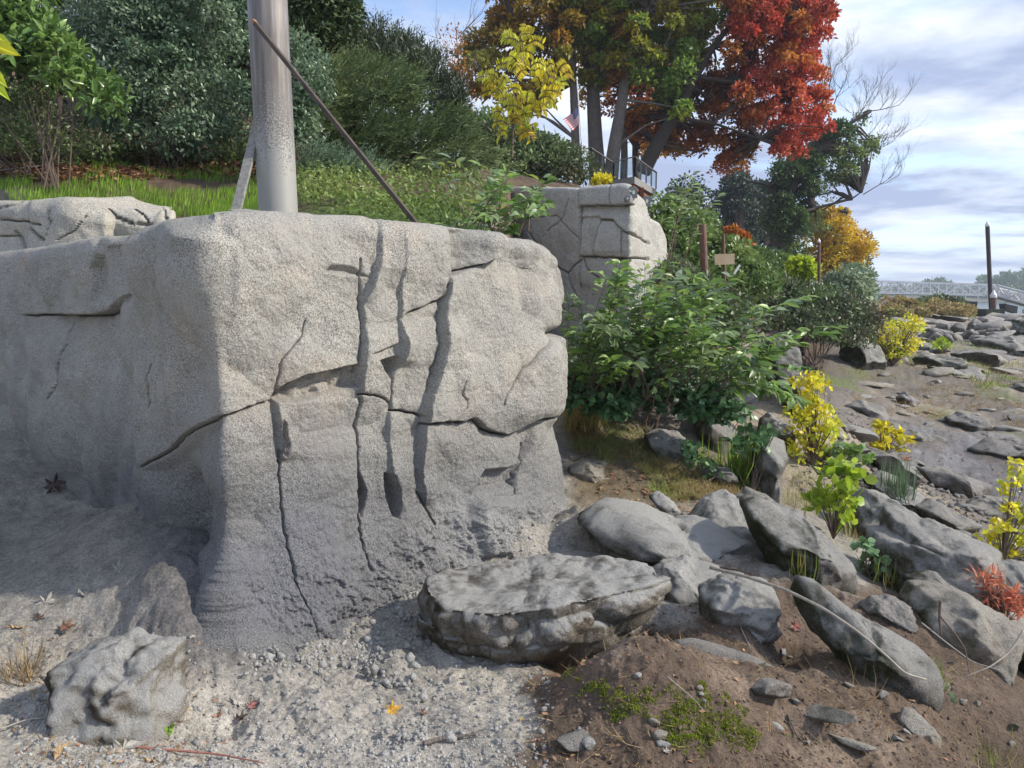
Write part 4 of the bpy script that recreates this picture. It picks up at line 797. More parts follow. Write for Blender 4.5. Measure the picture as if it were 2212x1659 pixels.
g_nand = leafmat('grey_green_leaf', [(0, (.03, .055, .028)), (.5, (.075, .115, .065)), (1, (.17, .21, .13))], .36, .3, gain=1.85)
g_jun = leafmat('juniper_spray', [(0, (.025, .042, .015)), (.5, (.06, .09, .03)), (1, (.13, .15, .055))], .7, .25, gain=1.8)
g_arb = leafmat('arborvitae_spray', [(0, (.018, .032, .012)), (1, (.055, .085, .022))], .7, .15)
g_pine = leafmat('pine_needles', [(0, (.02, .035, .02)), (1, (.07, .085, .04))], .6, .1)
g_bram = leafmat('bramble_leaf', [(0, (.06, .042, .028)), (.35, (.05, .065, .028)), (.7, (.08, .12, .045)), (1, (.16, .18, .08))], .45, .3, gain=1.8)
g_ivy = leafmat('ivy_leaf', [(0, (.02, .045, .015)), (.6, (.075, .12, .03)), (1, (.17, .22, .06))], .4, .35, gain=1.75)
g_shrub = leafmat('shrub_leaf', [(0, (.06, .11, .03)), (.35, (.11, .18, .04)), (.6, (.17, .25, .07)), (.8, (.26, .34, .26)), (1, (.24, .30, .06))], .38, .42, spec=.5, gain=1.75)
g_berry = leafmat('blackberry_leaf', [(0, (.035, .075, .03)), (.6, (.075, .15, .06)), (1, (.14, .23, .11))], .35, .25)
g_map = leafmat('maple_leaf_mixed', [(0, (.30, .10, .015)), (.3, (.34, .25, .02)), (.5, (.30, .30, .03)), (.75, (.16, .21, .03)), (1, (.11, .17, .03))], .5, .6, gain=1.9)
g_mapor = leafmat('maple_leaf_amber', [(0, (.20, .20, .03)), (.45, (.34, .24, .03)), (.75, (.36, .17, .02)), (1, (.40, .28, .03))], .5, .45)
g_red = leafmat('red_oak_leaf', [(0, (.22, .05, .02)), (.3, (.42, .07, .03)), (.65, (.56, .09, .06)), (1, (.54, .22, .04))], .5, .45)
g_redor = leafmat('orange_oak_leaf', [(0, (.22, .06, .012)), (.5, (.42, .13, .02)), (1, (.42, .25, .03))], .5, .45)
g_gold = leafmat('golden_leaf', [(0, (.40, .22, .02)), (.4, (.62, .42, .02)), (1, (.68, .58, .05))], .45, .45)
g_yel = leafmat('yellow_leaf', [(0, (.42, .24, .03)), (.3, (.62, .50, .03)), (.7, (.66, .62, .05)), (1, (.52, .60, .07))], .45, .5)
g_weed = leafmat('weed_leaf', [(0, (.06, .09, .025)), (.5, (.13, .18, .04)), (1, (.26, .27, .08))], .45, .35)
g_lime = leafmat('lime_leaf', [(0, (.20, .34, .03)), (.6, (.42, .52, .05)), (1, (.65, .60, .06))], .4, .5)
g_conf = leafmat('conifer_far', [(0, (.02, .035, .02)), (1, (.05, .075, .045))], .7, .1)
g_grass = leafmat('grass_blade', [(0, (.10, .16, .02)), (.5, (.18, .32, .03)), (1, (.32, .45, .06))], .5, .4)
g_dry = leafmat('dry_grass_blade', [(0, (.22, .15, .07)), (.45, (.36, .27, .12)), (.8, (.27, .30, .07)), (1, (.16, .28, .04))], .6, .3)
g_moss = leafmat('moss_tips', [(0, (.10, .12, .01)), (1, (.24, .30, .02))], .8, .3)
g_litter = leafmat('dead_leaf', [(0, (.10, .045, .025)), (.5, (.22, .11, .06)), (.8, (.34, .20, .12)), (1, (.45, .30, .12))], .6, .15)
g_pink = leafmat('pink_leaf', [(0, (.5, .12, .06)), (.6, (.55, .2, .12)), (1, (.5, .45, .08))], .5, .4)
# ------------------------------------------------------------------ hillside bushes
bush('rhododendron_bush', [(-160, -60), (110, -60), (135, 70), (205, 150), (262, 215), (250, 262), (190, 275), (140, 215), (60, 190), (-160, 200)], 9.8, 1.0, 1.0, 70, .30, 5200, .15, LEAF, g_rhod, 'glossy long leaved rhododendron at the upper left of the slope', 'bush', 11, up=.6, objs=200, part='foliage')
bush('grey_green_bush', [(150, -80), (480, -80), (545, 60), (566, 200), (566, 330), (480, 365), (350, 340), (240, 310), (180, 270), (220, 200), (120, 80)], 11.2, 1.5, 2.0, 150, .42, 36000, .078, LEAF_LOW, g_nand, 'large grey green small leaved bush left of the round post', 'bush', 12, up=.45, droop=.5)
bush('grey_green_bush', [(640, 60), (690, 120), (715, 200), (690, 300), (650, 330), (600, 330), (590, 60)], 10.8, .8, 1.0, 40, .3, 9000, .07, LEAF_LOW, g_nand, 'narrow grey green bush showing just right of the round post', 'bush', 14, up=.45, droop=.5)
bush('bramble_thicket', [(-200, 150), (60, 180), (190, 270), (250, 320), (200, 345), (60, 340), (-200, 330)], 10.6, 1.0, 1.0, 60, .28, 9000, .06, LEAF_LOW, g_bram, 'brown tangle of dead brambles under the rhododendron', 'brambles', 15)
bush('dark_background_bush', [(-300, -150), (700, -150), (640, 200), (-300, 260)], 15.5, 2.5, 1.0, 130, .8, 13000, .20, LEAF_LOW, g_arb, 'dark dense shrubbery high on the slope behind the other bushes', 'bush', 17)
for k, (u0, u1, vt, vb) in enumerate([(575, 665, -120, 150), (640, 715, -60, 130), (690, 762, -30, 120)]):
    bush('arborvitae_tree', [(u0, vb), (u0-2, vt+60), ((u0+u1)/2, vt-40), (u1+2, vt+60), (u1, vb)], 15+k*.4, .4, 1.0, 60, .34, 11000, .13, LEAF_NAR if 0 else LEAF_LOW, g_arb, ('tall dark arborvitae directly behind the round post', 'middle dark arborvitae of the row against the sky', 'rightmost arborvitae of the dark row against the pale sky')[k], 'tree', 20+k, up=.9, group='arborvitae row behind the round post', stem=True)
# juniper: spiky sprays
def spray_bush(name, poly, y0, rise, depth, nc, r, nspray, per, size, m, label, cat, seed, up=.25, tdir=(.9, -.2, .35), wid=.5):
    c = clumps(poly, y0, rise, depth, nc, r, seed); rg = np.random.RandomState(seed); ub = np.mean([p[0] for p in poly]); vb = max(p[1] for p in poly); base = W(ub, vb, y0+depth*.5)
    t = thing(name, base, label, cat)
    P0, ax0, nr0, T0 = cloud(c, r, nspray, seed, up=up, tsc=.6)
    ax0 = norm(ax0*.6+np.array(tdir)*.9); side = norm(np.cross(ax0, nr0)); L_ = size*rg.uniform(2.2, 4.2, nspray)
    i = np.repeat(np.arange(nspray), per); f = np.tile(np.linspace(.1, 1, per), nspray); sgn = np.where(np.arange(len(i)) % 2, 1, -1)
    P = P0[i]+ax0[i]*(L_[i]*f)[:, None]+nr0[i]*(-.12*L_[i]*f*f)[:, None]; ax = norm(ax0[i]+side[i]*(sgn*wid)[:, None]+.15*rg.randn(len(i), 3))
    T = np.clip(T0[i]+.25*(f-.5), 0, 1); V, Fa, Tn = scatter([(0, 0, 0), (.5, .13, 0), (1, 0, -.03), (.5, -.13, 0)], LEAF_LOW[1], P, ax, norm(nr0[i]+.3*rg.randn(len(i), 3)), size*(1.15-.6*f)*rg.uniform(.8, 1.2, len(i)), T)
    mesh('foliage', V, Fa, m, t, tint=Tn)
    sg = []; b = Vector(tuple(map(float, base))); rr = random.Random(seed)
    for k in range(18):
        q = Vector(c[rr.randrange(len(c))]); sg.append(tube([b, (b+q)/2+Vector((0, .2, .2)), q], [.05, .03, .01], 5, False))
    V, Fa = joinparts(sg); mesh('stem', V, Fa, bark_dk, t); return t
spray_bush('juniper_bush', [(640, 180), (700, 110), (790, 130), (870, 160), (960, 215), (1000, 260), (1060, 340), (1050, 395), (960, 410), (840, 405), (700, 400), (645, 330)], 12.2, 1.2, 1.6, 120, .34, 3400, 9, .11, g_jun, 'broad feathery green juniper between the round post and the rock tower', 'bush', 31)
spray_bush('juniper_bush', [(640, 340), (700, 330), (830, 370), (850, 410), (760, 420), (645, 410)], 10.6, .3, .6, 26, .2, 700, 9, .09, g_nand, 'low blue green juniper spreading at the foot of the broad juniper', 'bush', 33)
spray_bush('pine_tree', [(760, 180), (765, 60), (800, 50), (850, 100), (900, 95), (960, 150), (990, 210), (1010, 290), (960, 290), (900, 220), (820, 170)], 18.5, .5, 1.5, 46, .42, 1500, 9, .15, g_pine, 'dark pine with an uneven open top against the pale sky', 'tree', 35, up=.9, tdir=(.1, -.1, .9))
bush('bramble_thicket', [(985, 250), (1080, 262), (1180, 290), (1262, 335), (1320, 390), (1310, 412), (1050, 415), (960, 400), (1000, 330)], 17.5, 3.0, 1.5, 90, .42, 15000, .11, LEAF_LOW, g_bram, 'brown green bramble thicket above the rock tower', 'brambles', 37)
bush('far_hill_shrubs', [(860, 250), (1000, 225), (1120, 270), (1215, 320), (1230, 400), (1000, 350)], 30, 3.0, 4.0, 60, .9, 9000, .26, LEAF_LOW, g_ivy, 'mixed green shrubs behind the yellow sapling', 'bush', 39, stem=False)
bush('yellow_shrub', [(1270, 385), (1290, 374), (1320, 376), (1322, 398), (1280, 402)], 17, .2, .4, 8, .10, 420, .10, LEAF_LOW, g_yel, 'small bright yellow shrub on top of the rock tower', 'shrub', 40)
# ------------------------------------------------------------------ bank shrubs to the right
bush('bank_shrub', [(1395, 470), (1430, 420), (1500, 430), (1560, 500), (1640, 560), (1700, 600), (1660, 650), (1500, 650), (1440, 600), (1400, 520)], 15.5, 3.0, 2.0, 130, .42, 22000, .12, LEAF_LOW, g_ivy, 'mid green leafy shrubs spilling down the bank behind the brown post', 'shrub', 41, base=.6)
bush('bank_shrub', [(1400, 520), (1460, 560), (1600, 640), (1660, 700), (1600, 760), (1450, 700), (1400, 640)], 12.2, 1.0, 1.5, 60, .32, 9000, .09, LEAF_LOW, g_bram, 'darker undergrowth on the bank right of the rock tower', 'shrub', 43)
bush('bramble_thicket', [(1600, 640), (1660, 590), (1760, 610), (1860, 640), (1905, 690), (1885, 745), (1830, 760), (1720, 730), (1640, 720)], 21, 5.0, 2.0, 110, .5, 17000, .13, LEAF_LOW, g_bram, 'dark bramble thicket hanging over the edge of the beach', 'brambles', 45, base=.4)
bush('willow_shrub', [(1770, 640), (1790, 590), (1850, 570), (1885, 590), (1895, 650), (1840, 680)], 27, 1.0, 2.0, 30, .5, 6000, .17, LEAF_LOW, g_nand, 'pale grey green willowy shrub below the golden tree', 'shrub', 47, base=.85)
bush('ivy_bank', [(1540, 560), (1600, 520), (1700, 560), (1780, 590), (1760, 640), (1640, 620)], 29, 4.0, 2.0, 60, .6, 9000, .17, LEAF_LOW, g_ivy, 'ivy covered crest of the bank below the dark tree', 'shrub', 49)
bush('lime_shrub', [(1700, 600), (1712, 566), (1740, 560), (1768, 580), (1770, 605)], 25, .3, .6, 10, .22, 900, .20, LEAF_LOW, g_lime, 'bright lime yellow shrub at the foot of the capped post', 'shrub', 51)
bush('orange_shrub', [(1560, 500), (1590, 486), (1625, 510), (1630, 545), (1590, 535)], 30, .4, .8, 14, .3, 1500, .20, LEAF_LOW, g_redor, 'small orange red shrub behind the blank sign board', 'shrub', 53)
bush('shore_scrub', [(1870, 660), (1900, 640), (2000, 645), (2100, 662), (2110, 690), (1980, 690), (1880, 700)], 56, 10, 6, 70, .6, 9000, .28, LEAF_LOW, g_dry, 'dry olive scrub on the low ground under the gangway', 'scrub', 55, stem=False)
bush('shore_scrub', [(1960, 655), (2030, 638), (2075, 650), (2090, 670), (1990, 675)], 70, 5, 6, 30, .8, 3600, .30, LEAF_LOW, g_bram, 'rounded dark scrub between the gangway and the dry scrub', 'scrub', 56, stem=False)
# ------------------------------------------------------------------ trees
def tree(name, trunks, crowns, bk, label, seed, ynom, twig=True, base=None):
    b = W(trunks[0][0][0][0], trunks[0][0][0][1], ynom); t = thing(name, b, label, 'tree'); sg = []; ends = []
    for pts, wd, y in trunks:
        sg.append(pxtube(pts, wd, y, 9)); ys = y if hasattr(y, '__len__') else [y]*len(pts)
        for (a, c_), yy in list(zip(pts, ys))[1:]: ends.append(np.array(list(map(float, W(a, c_, yy)))))
    V, Fa = joinparts(sg); mesh('trunk', V, Fa, bk, t, smooth=True)
    tw = []; rr = random.Random(seed)
    for k, (poly, y0, dep, nc, r, nl, size, m, kw) in enumerate(crowns):
        c = clumps(poly, y0, 0, dep, nc, r, seed+k); leafmesh('crown', cloud(c, r, nl, seed+k, **kw), size, LEAF_LOW, m, t, seed+k)
        if ends and twig:
            E = np.array(ends)
            for q in c:
                j = np.argmin(np.linalg.norm(E-q, axis=1)+2*(E[:, 2] > q[2]+1)); e = E[j]; md = (e+q)/2+np.array([rr.uniform(-.3, .3), 0, rr.uniform(-.1, .5)])
                tw.append(tube([e, md, q], [.0022*y0, .0014*y0, .0005*y0], 4, False))
    if tw: V, Fa = joinparts(tw); mesh('branch', V, Fa, bk, t)
    return t
kb = dict(up=.6, tsc=.25, tint_noise=.9)
tree('maple_tree', [([(1246, 400), (1243, 300), (1238, 180), (1236, 60), (1250, -80)], [20, 18, 15, 12, 6], 44), ([(1238, 180), (1190, 90), (1110, 40)], [14, 9, 4], 44)],
     [([(1000, -90), (1060, 30), (985, 110), (975, 190), (1060, 235), (1140, 260), (1215, 210), (1250, 120), (1265, -90)], 42, 5, 150, .62, 24000, .27, g_mapor, dict(up=.6, tsc=.25, tint_noise=.9, base=.3))], bark, 'amber and olive maple at the left of the big tree group', 301, 44)
tree('maple_tree', [([(1292, 395), (1286, 300), (1280, 180), (1292, 60), (1310, -90)], [38, 31, 27, 18, 9], 45), ([(1286, 200), (1262, 120), (1250, 20)], [18, 12, 6], 45)],
     [([(1215, -120), (1235, 110), (1250, 190), (1330, 210), (1370, 60), (1380, -120)], 42.5, 5, 110, .6, 22000, .25, g_map, dict(up=.6, tsc=.3, tint_noise=.9, base=.6))], bark, 'thick ridged old trunk with green and ochre leaves left of the pale trunk', 303, 45)
tree('maple_tree', [([(1318, 402), (1326, 320), (1345, 215), (1355, 110), (1400, 20), (1450, -80)], [33, 28, 23, 18, 11, 6], 43.5), ([(1350, 160), (1400, 150), (1460, 185)], [12, 8, 4], 43.5), ([(1347, 395), (1349, 330), (1346, 240), (1350, 150)], [16, 15, 13, 9], 46)],
     [([(1290, -120), (1320, 60), (1320, 150), (1400, 200), (1395, 260), (1440, 285), (1500, 235), (1490, 150), (1560, 60), (1650, -20), (1640, -120)], 42, 5, 190, .6, 28000, .27, g_map, dict(up=.6, tsc=.3, tint_noise=.8, base=.68))], bark, 'pale trunked green maple in the middle of the big tree group', 305, 43.5)
tree('maple_tree', [([(1375, 400), (1372, 320), (1380, 200), (1395, 60)], [16, 14, 10, 5], 54)],
     [([(1180, 60), (1480, 40), (1500, 200), (1480, 330), (1440, 380), (1360, 330), (1330, 260), (1200, 250)], 52, 5, 60, 1.1, 13000, .30, g_redor, dict(up=.6, tsc=.25, tint_noise=.9, base=.55)), ([(1180, -120), (1640, -120), (1560, 60), (1200, 90)], 50, 5, 50, 1.2, 12000, .32, g_map, dict(up=.6, tsc=.25, base=.6))], bark_dk, 'orange leaved maple behind the row of thick trunks', 307, 54)
tree('red_oak_tree', [([(1388, 372), (1420, 310), (1455, 255), (1490, 185), (1540, 100), (1590, 40)], [34, 29, 25, 20, 14, 8], 44), ([(1500, 165), (1600, 180), (1700, 210)], [10, 7, 3], 44), ([(1540, 100), (1640, 90), (1730, 70)], [10, 7, 3], 44), ([(1455, 255), (1540, 265), (1640, 300)], [9, 6, 3], 43)],
     [([(1560, -20), (1640, -60), (1760, -90), (1800, 10), (1812, 70), (1770, 120), (1795, 190), (1800, 280), (1745, 310), (1730, 350), (1650, 330), (1600, 250), (1560, 120)], 42, 6, 260, .55, 34000, .245, g_red, dict(up=.5, tsc=.4, tint_noise=.8, base=.55)),
      ([(1430, 200), (1520, 120), (1600, 160), (1640, 300), (1610, 385), (1560, 395), (1535, 340), (1440, 345), (1400, 310), (1350, 300), (1345, 220)], 45, 4, 170, .55, 19000, .23, g_redor, dict(up=.5, tsc=.4, tint_noise=.8, base=.4))], bark_dk, 'brilliant red oak leaning out to the right of the tree group', 309, 44)
tree('ivy_clad_tree', [([(1682, 560), (1680, 500), (1690, 440), (1720, 390), (1770, 320), (1830, 270), (1880, 240)], [30, 26, 22, 18, 14, 9, 4], 60), ([(1690, 440), (1660, 400), (1610, 390)], [10, 7, 3], 60), ([(1740, 360), (1770, 270), (1790, 200)], [12, 8, 3], 60), ([(1700, 470), (1760, 450), (1840, 430), (1860, 415)], [9, 6, 4, 2], 60)],
     [([(1650, 560), (1655, 450), (1650, 380), (1700, 340), (1780, 280), (1870, 245), (1880, 262), (1800, 340), (1760, 430), (1740, 500), (1720, 575)], 59, 3, 90, .8, 26000, .27, g_ivy, dict(up=.4, base=.35, tsc=.4)),
      ([(1780, 300), (1850, 270), (1900, 300), (1890, 350), (1830, 400), (1790, 420), (1770, 380)], 60, 3, 30, .7, 3600, .25, g_ivy, dict(up=.4, base=.8)), ([(1640, 480), (1620, 400), (1660, 350), (1740, 300), (1800, 240), (1870, 235), (1905, 290), (1890, 370), (1840, 440), (1790, 520), (1700, 560)], 61, 3, 60, .9, 5200, .20, g_ivy, dict(up=.4, base=.6, shell=.1))], bark_dk, 'leaning ivy clad tree with bare twigs to the right of the red oak', 311, 60)
tr = [o for o in bpy.data.objects if o.name.startswith('ivy_clad_tree')][0]
sg = []; rr = random.Random(3)
for (a, b_), d in [((1830, 270), (.8, 0, .5)), ((1790, 200), (.2, 0, 1)), ((1880, 240), (1, 0, .2)), ((1770, 270), (-.1, 0, 1)), ((1850, 255), (.6, 0, .9)), ((1865, 420), (.9, 0, .5)), ((1845, 300), (1, 0, 0)), ((1800, 230), (.5, 0, .8)), ((1780, 210), (-.3, 0, 1)), ((1870, 330), (1, 0, -.1))]:
    twigs(sg, [float(q) for q in W(a, b_, 60)], d, 2.0, .045, 4, rr, up=.15, nb=4)
V, Fa = joinparts(sg); mesh('branch', V, Fa, bark_dk, tr)
tree('golden_tree', [([(1800, 610), (1795, 560), (1810, 500), (1830, 460)], [12, 10, 7, 3], 66)],
     [([(1725, 600), (1735, 500), (1745, 450), (1770, 425), (1800, 440), (1835, 455), (1860, 490), (1885, 530), (1875, 570), (1860, 610), (1800, 625)], 64, 4, 60, .9, 17000, .27, g_gold, dict(up=.5, tsc=.4, tint_noise=.8, base=.4))], bark_dk, 'golden yellow tree at the end of the wooded bank', 315, 66)
for k, (pl, y, lab) in enumerate([([(1530, 560), (1535, 460), (1555, 390), (1600, 360), (1640, 400), (1650, 480), (1640, 560)], 82, 'dark blue green conifer behind the ivy clad tree, left one'), ([(1600, 570), (1610, 420), (1650, 370), (1700, 420), (1700, 570)], 88, 'dark conifer directly behind the ivy clad trunk'), ([(1880, 600), (1760, 600), (1770, 520), (1830, 500), (1870, 540)], 90, 'dull green tree hidden behind the golden tree'), ([(1440, 420), (1470, 380), (1530, 400), (1560, 560), (1440, 560)], 78, 'dark evergreen showing between the red oak and the rock tower')]):
    tree('conifer_tree', [([(sum(q[0] for q in pl)/len(pl), 590), (sum(q[0] for q in pl)/len(pl)+3, 520)], [10, 5], y)], [(pl, y, 3, 45, 1.4, 8000 if k < 2 else 3500, .42, g_conf, dict(up=.3))], bark_dk, lab, 320+k, y)
# sapling of long yellow fronds
def fronds(t, spots, y, L, m, seed, n=13, ls=.22, curl=.35):
    rg = np.random.RandomState(seed); Ps, A, Nn, T = [], [], [], []; sg = []
    for (u, v, du, dv) in spots:
        p = W(u, v, y+rg.uniform(-.5, .5)); q = W(u+du, v+dv, y+rg.uniform(-.8, .3)); p, q = np.array(list(map(float, p))), np.array(list(map(float, q)))
        ln = np.linalg.norm(q-p); ts = np.linspace(0, 1, 7); pt = p[None]+(q-p)[None]*ts[:, None]+np.array([0, 0, 1])*(curl*ln*ts*(1-ts)*2)[:, None]
        sg.append(tube(pt, [.012]*6+[.004], 3, False)); tb = rg.uniform(.2, .9)
        for k in range(n):
            s = (k+1)/(n+.5); c0 = np.array([np.interp(s, ts, pt[:, j]) for j in range(3)]); tg = norm((q-p)[None])[0]; side = norm(np.cross(tg, np.array([0, 1., .3]))[None])[0]
            for sgn in (-1, 1):
                Ps.append(c0); A.append(side*sgn+tg*.45+np.array([0, 0, -.25])); Nn.append(np.array([0, -1, .5])+.4*rg.randn(3)); T.append(tb+rg.uniform(-.15, .15))
    V, Fa, Tn = scatter(LEAF_NAR[0], LEAF_NAR[1], np.array(Ps), np.array(A), np.array(Nn), ls*rg.uniform(.7, 1.15, len(Ps)), np.clip(T, 0, 1), np.full(len(Ps), 1.7)); mesh('leaflets', V, Fa, m, t, tint=Tn)
    V, Fa = joinparts(sg); mesh('frond_stalk', V, Fa, twigm, t)
y = 17; st = thing('yellow_sapling', W(1106, 330, y), 'yellow sapling with long feathery fronds in front of the maples', 'sapling')
V, Fa = joinparts([pxtube([(1106, 340), (1108, 250), (1112, 170), (1130, 100)], [6, 5, 4, 3], y, 6)]); mesh('trunk', V, Fa, twigm, st)
rr = random.Random(9); sp_ = []
for k in range(60):
    c = rr.choice([(1128, 95, 20, 32), (1128, 150, 30, 34), (1075, 200, 26, 36), (1190, 170, 34, 34), (1140, 210, 55, 38), (1160, 260, 50, 36), (1120, 270, 55, 34), (1180, 220, 36, 40)])
    u, v = c[0]+rr.uniform(-1, 1)*c[2]*.6, c[1]+rr.uniform(-1, 1)*c[3]*.7; a = rr.uniform(-2.9, .4) if rr.random() < .8 else rr.uniform(0, 6.28); l = rr.uniform(24, 46)
    sp_.append((u, v, l*math.cos(a), l*math.sin(a)*.6))
fronds(st, sp_, y, .4, g_yel, 3, n=10, ls=.15)
# thin birch like branches with sparse leaves at the left of the maples
t = thing('bare_sapling', W(1000, 330, 30), 'nearly bare sapling with a few pale orange leaves against the sky', 'sapling'); sg = [pxtube([(1010, 330), (1005, 220), (990, 130), (985, 60)], [5, 4, 3, 1.5], 30, 5)]
for k in range(9): twigs(sg, [float(q) for q in W(1005-k*2, 260-k*22, 30)], (rr.uniform(-1, .8), 0, .8), 1.3, .02, 2, rr)
V, Fa = joinparts(sg); mesh('trunk', V, Fa, twigm, t)
leafmesh('foliage', cloud(clumps([(945, 90), (975, 30), (1010, 60), (1020, 200), (1000, 300), (980, 200), (950, 140)], 29, 0, 2, 26, .5, 5), .6, 330, 5, shell=.05), .12, LEAF_LOW, g_redor, t, 6)
# overhanging yellow leaves at the left edge
t = thing('overhanging_branch', W(-60, 120, 3.6), 'branch tip with a few long yellow leaves poking in at the left edge', 'branch')
V, Fa = joinparts([tube([W(-120, 60, 3.6), W(-60, 100, 3.6), W(-25, 150, 3.6)], [.008, .006, .003], 5)]); mesh('twig', V, Fa, twigm, t)
Ps = np.array([list(map(float, W(a, b_, 3.6))) for a, b_ in [(-20, 75), (-30, 95), (-25, 140), (-30, 165), (-45, 120)]]); A = np.array([[1, 0, -.35], [1, 0, -.2], [.8, 0, -1], [1, 0, -1], [.6, 0, .1]]); leafobjs('leaf', (Ps, norm(A), np.array([[.1, -1, .5]]*5), np.array([.7, .9, .6, .4, .8])), .12, LEAF, g_lime, t, 2)
# ------------------------------------------------------------------ posts and bars
m, t, o = mat('splashed_steel'); g = nd(t, 'ShaderNodeNewGeometry'); sx = nd(t, 'ShaderNodeSeparateXYZ', {0: g.outputs['Position']})
n1_ = nd(t, 'ShaderNodeTexNoise', {'Vector': g.outputs['Position'], 'Scale': 5, 'Detail': 6}); mps = nd(t, 'ShaderNodeMapping', {0: g.outputs['Position'], 3: (9, 9, .7)}); n2_ = nd(t, 'ShaderNodeTexNoise', {'Vector': mps.outputs[0], 'Scale': 3, 'Detail': 6})
n3_ = nd(t, 'ShaderNodeTexNoise', {'Vector': g.outputs['Position'], 'Scale': 70, 'Detail': 3, 'Roughness': .7})
base_ = ramp(t, n2_.outputs[0], [(.35, (.13, .115, .105)), (.55, (.20, .18, .165)), (.7, (.27, .26, .27))])
zr = nd(t, 'ShaderNodeMapRange', {0: sx.outputs[2], 1: 2.7, 2: 4.3, 3: .42, 4: -.16}); ad = nd(t, 'ShaderNodeMath', {0: zr.outputs[0], 1: n3_.outputs[0]}, operation='ADD'); mk = ramp(t, ad.outputs[0], [(.58, 0), (.66, 1)])
cc = nd(t, 'ShaderNodeMixRGB', {0: mk, 1: base_, 2: (.34, .33, .31, 1)}); bb = nd(t, 'ShaderNodeBump', {'Strength': .6, 'Distance': .01, 'Height': mk})
p = nd(t, 'ShaderNodeBsdfPrincipled', {'Base Color': cc.outputs[0], 'Roughness': .55, 'Metallic': .15, 'Normal': bb.outputs[0]}); t.links.new(p.outputs[0], o.inputs[0]); pole_m = m
a = W(602, 470, 7.3); b = W(571, -120, 7.3)
V, Fa = tube([a-np.array([0, 0, .4]), a, a+(b-a)*.33, a+(b-a)*.66, b], .176, 40); ob = mesh('round_post', V, Fa, pole_m, smooth=True); tag(ob, 'thick round steel post spattered with cement, rising behind the big rock face', 'post')
steel_bar = simple('rusty_bar', (.085, .065, .052), .7, .3, nscale=9, var=.5, bump=.4); wood_end = simple('cut_wood', (.30, .17, .08), .8, nscale=20)
p0, p1 = W(551, 50, 6.98), W(900, 484, 6.15); t = thing('brace_bar', p1, 'long slanting dark square bar leaning from the round post down to the right', 'bar')
V, Fa = beam(p0, p1, .034); mesh('bar', V, Fa, steel_bar, t); dv = (p0-p1)/np.linalg.norm(p0-p1); V, Fa = beam(p0-dv*.002, p0+dv*.03, .036); mesh('cut_end', V, Fa, wood_end, t)
p0, p1 = W(580, 170, 7.60), W(510, 456, 6.9); V, Fa = beam(p0, p1, .085, .03); cement = simple('cement_crust', (.30, .29, .27), .9, nscale=30, var=.35, bump=.7); ob = mesh('brace_plank', V, Fa, cement); tag(ob, 'short cement coated plank propped behind the left side of the round post', 'plank')
# ------------------------------------------------------------------ house eave glimpsed through the bushes
hy = 21; c = W(515, 20, hy); t = thing('house', (c[0], hy, 5.0), 'dark house whose eave shows between the bushes at the top', 'house')
dk = simple('dark_siding', (.035, .032, .035), .6, nscale=4); trim = simple('grey_trim', (.10, .10, .105), .5, nscale=4)
V, Fa = box(c[0]-2.6, c[0]+2.2, hy+.8, hy+5, 4.5, 9.5); mesh('wall', V, Fa, dk, t)
V, Fa = box(c[0]-3.0, c[0]+.55, hy-.2, hy+1.0, 7.95, 8.15); mesh('eave', V, Fa, trim, t); V, Fa = box(c[0]-2.9, c[0]+2.6, hy-.1, hy+5.4, 9.5, 9.8); mesh('roof', V, Fa, dk, t)
# ------------------------------------------------------------------ lights on the rock tower
plate = simple('grey_metal', (.17, .18, .175), .45, .5, nscale=20); lens = simple('pale_lens', (.6, .6, .55), .3, nscale=20)
for k, (u, v, s, y, lab) in enumerate([(1368, 416, 17, 12.0, 'square grey light plate on the upper front corner of the rock tower'), (1355, 429, 11, 11.85, 'small round grey light just below the square plate on the rock tower'), (1397, 435, 16, 13.1, 'square grey light plate further right on the rock tower'), (1400, 463, 9, 13.2, 'lowest small light on the right side of the rock tower')]):
    c = W(u, v, y); h = s/F*y/2; t = thing('spotlight', c, lab, 'light'); V, Fa = box(c[0]-h, c[0]+h, y-.02, y+.05, c[2]-h*1.3, c[2]+h*1.3)
    if k in (0, 2): pl = mesh('plate', V, Fa, plate, t)
    else: V, Fa = tube([(c[0], y-.02, c[2]), (c[0], y+.08, c[2])], h*1.1, 16); mesh('plate', V, Fa, plate, t)
    V, Fa = tube([(c[0], y-.035, c[2]), (c[0], y-.0, c[2])], [h*.32]*2, 12); mesh('lens', [(a, b, c[2]+(z-c[2])*1.6) for a, b, z in V], Fa, lens, t)
# ------------------------------------------------------------------ deck with glass railing
rail_m = simple('grey_rail', (.16, .15, .145), .45, .3, nscale=10); deck_m = simple('deck_board', (.24, .235, .225), .7, nscale=12, bump=.2); beam_m = simple('red_brown_timber', (.20, .075, .035), .7, nscale=8)
gm, t_, o_ = mat('rail_glass'); tr_ = nd(t_, 'ShaderNodeBsdfTransparent', {0: (.86, .88, .86, 1)}); gl_ = nd(t_, 'ShaderNodeBsdfGlossy', {'Roughness': .05}); mxs = nd(t_, 'ShaderNodeMixShader', {0: .025, 1: tr_.outputs[0], 2: gl_.outputs[0]}); t_.links.new(mxs.outputs[0], o_.inputs[0])
A_ = W(1325, 389, 40); B_ = W(1371, 381, 38); D_ = W(1417, 409, 44); E_ = A_+D_-B_
t = thing('deck', B_, 'small timber deck with glass railing on the crest beside the tree trunks', 'deck')
def slabq(pts, th):
    v = [tuple(p) for p in pts]+[tuple(p-np.array([0, 0, th])) for p in pts]; return v, [(0, 1, 2, 3), (7, 6, 5, 4)]+[(i, i+4, (i+1) % 4+4, (i+1) % 4) for i in range(4)]
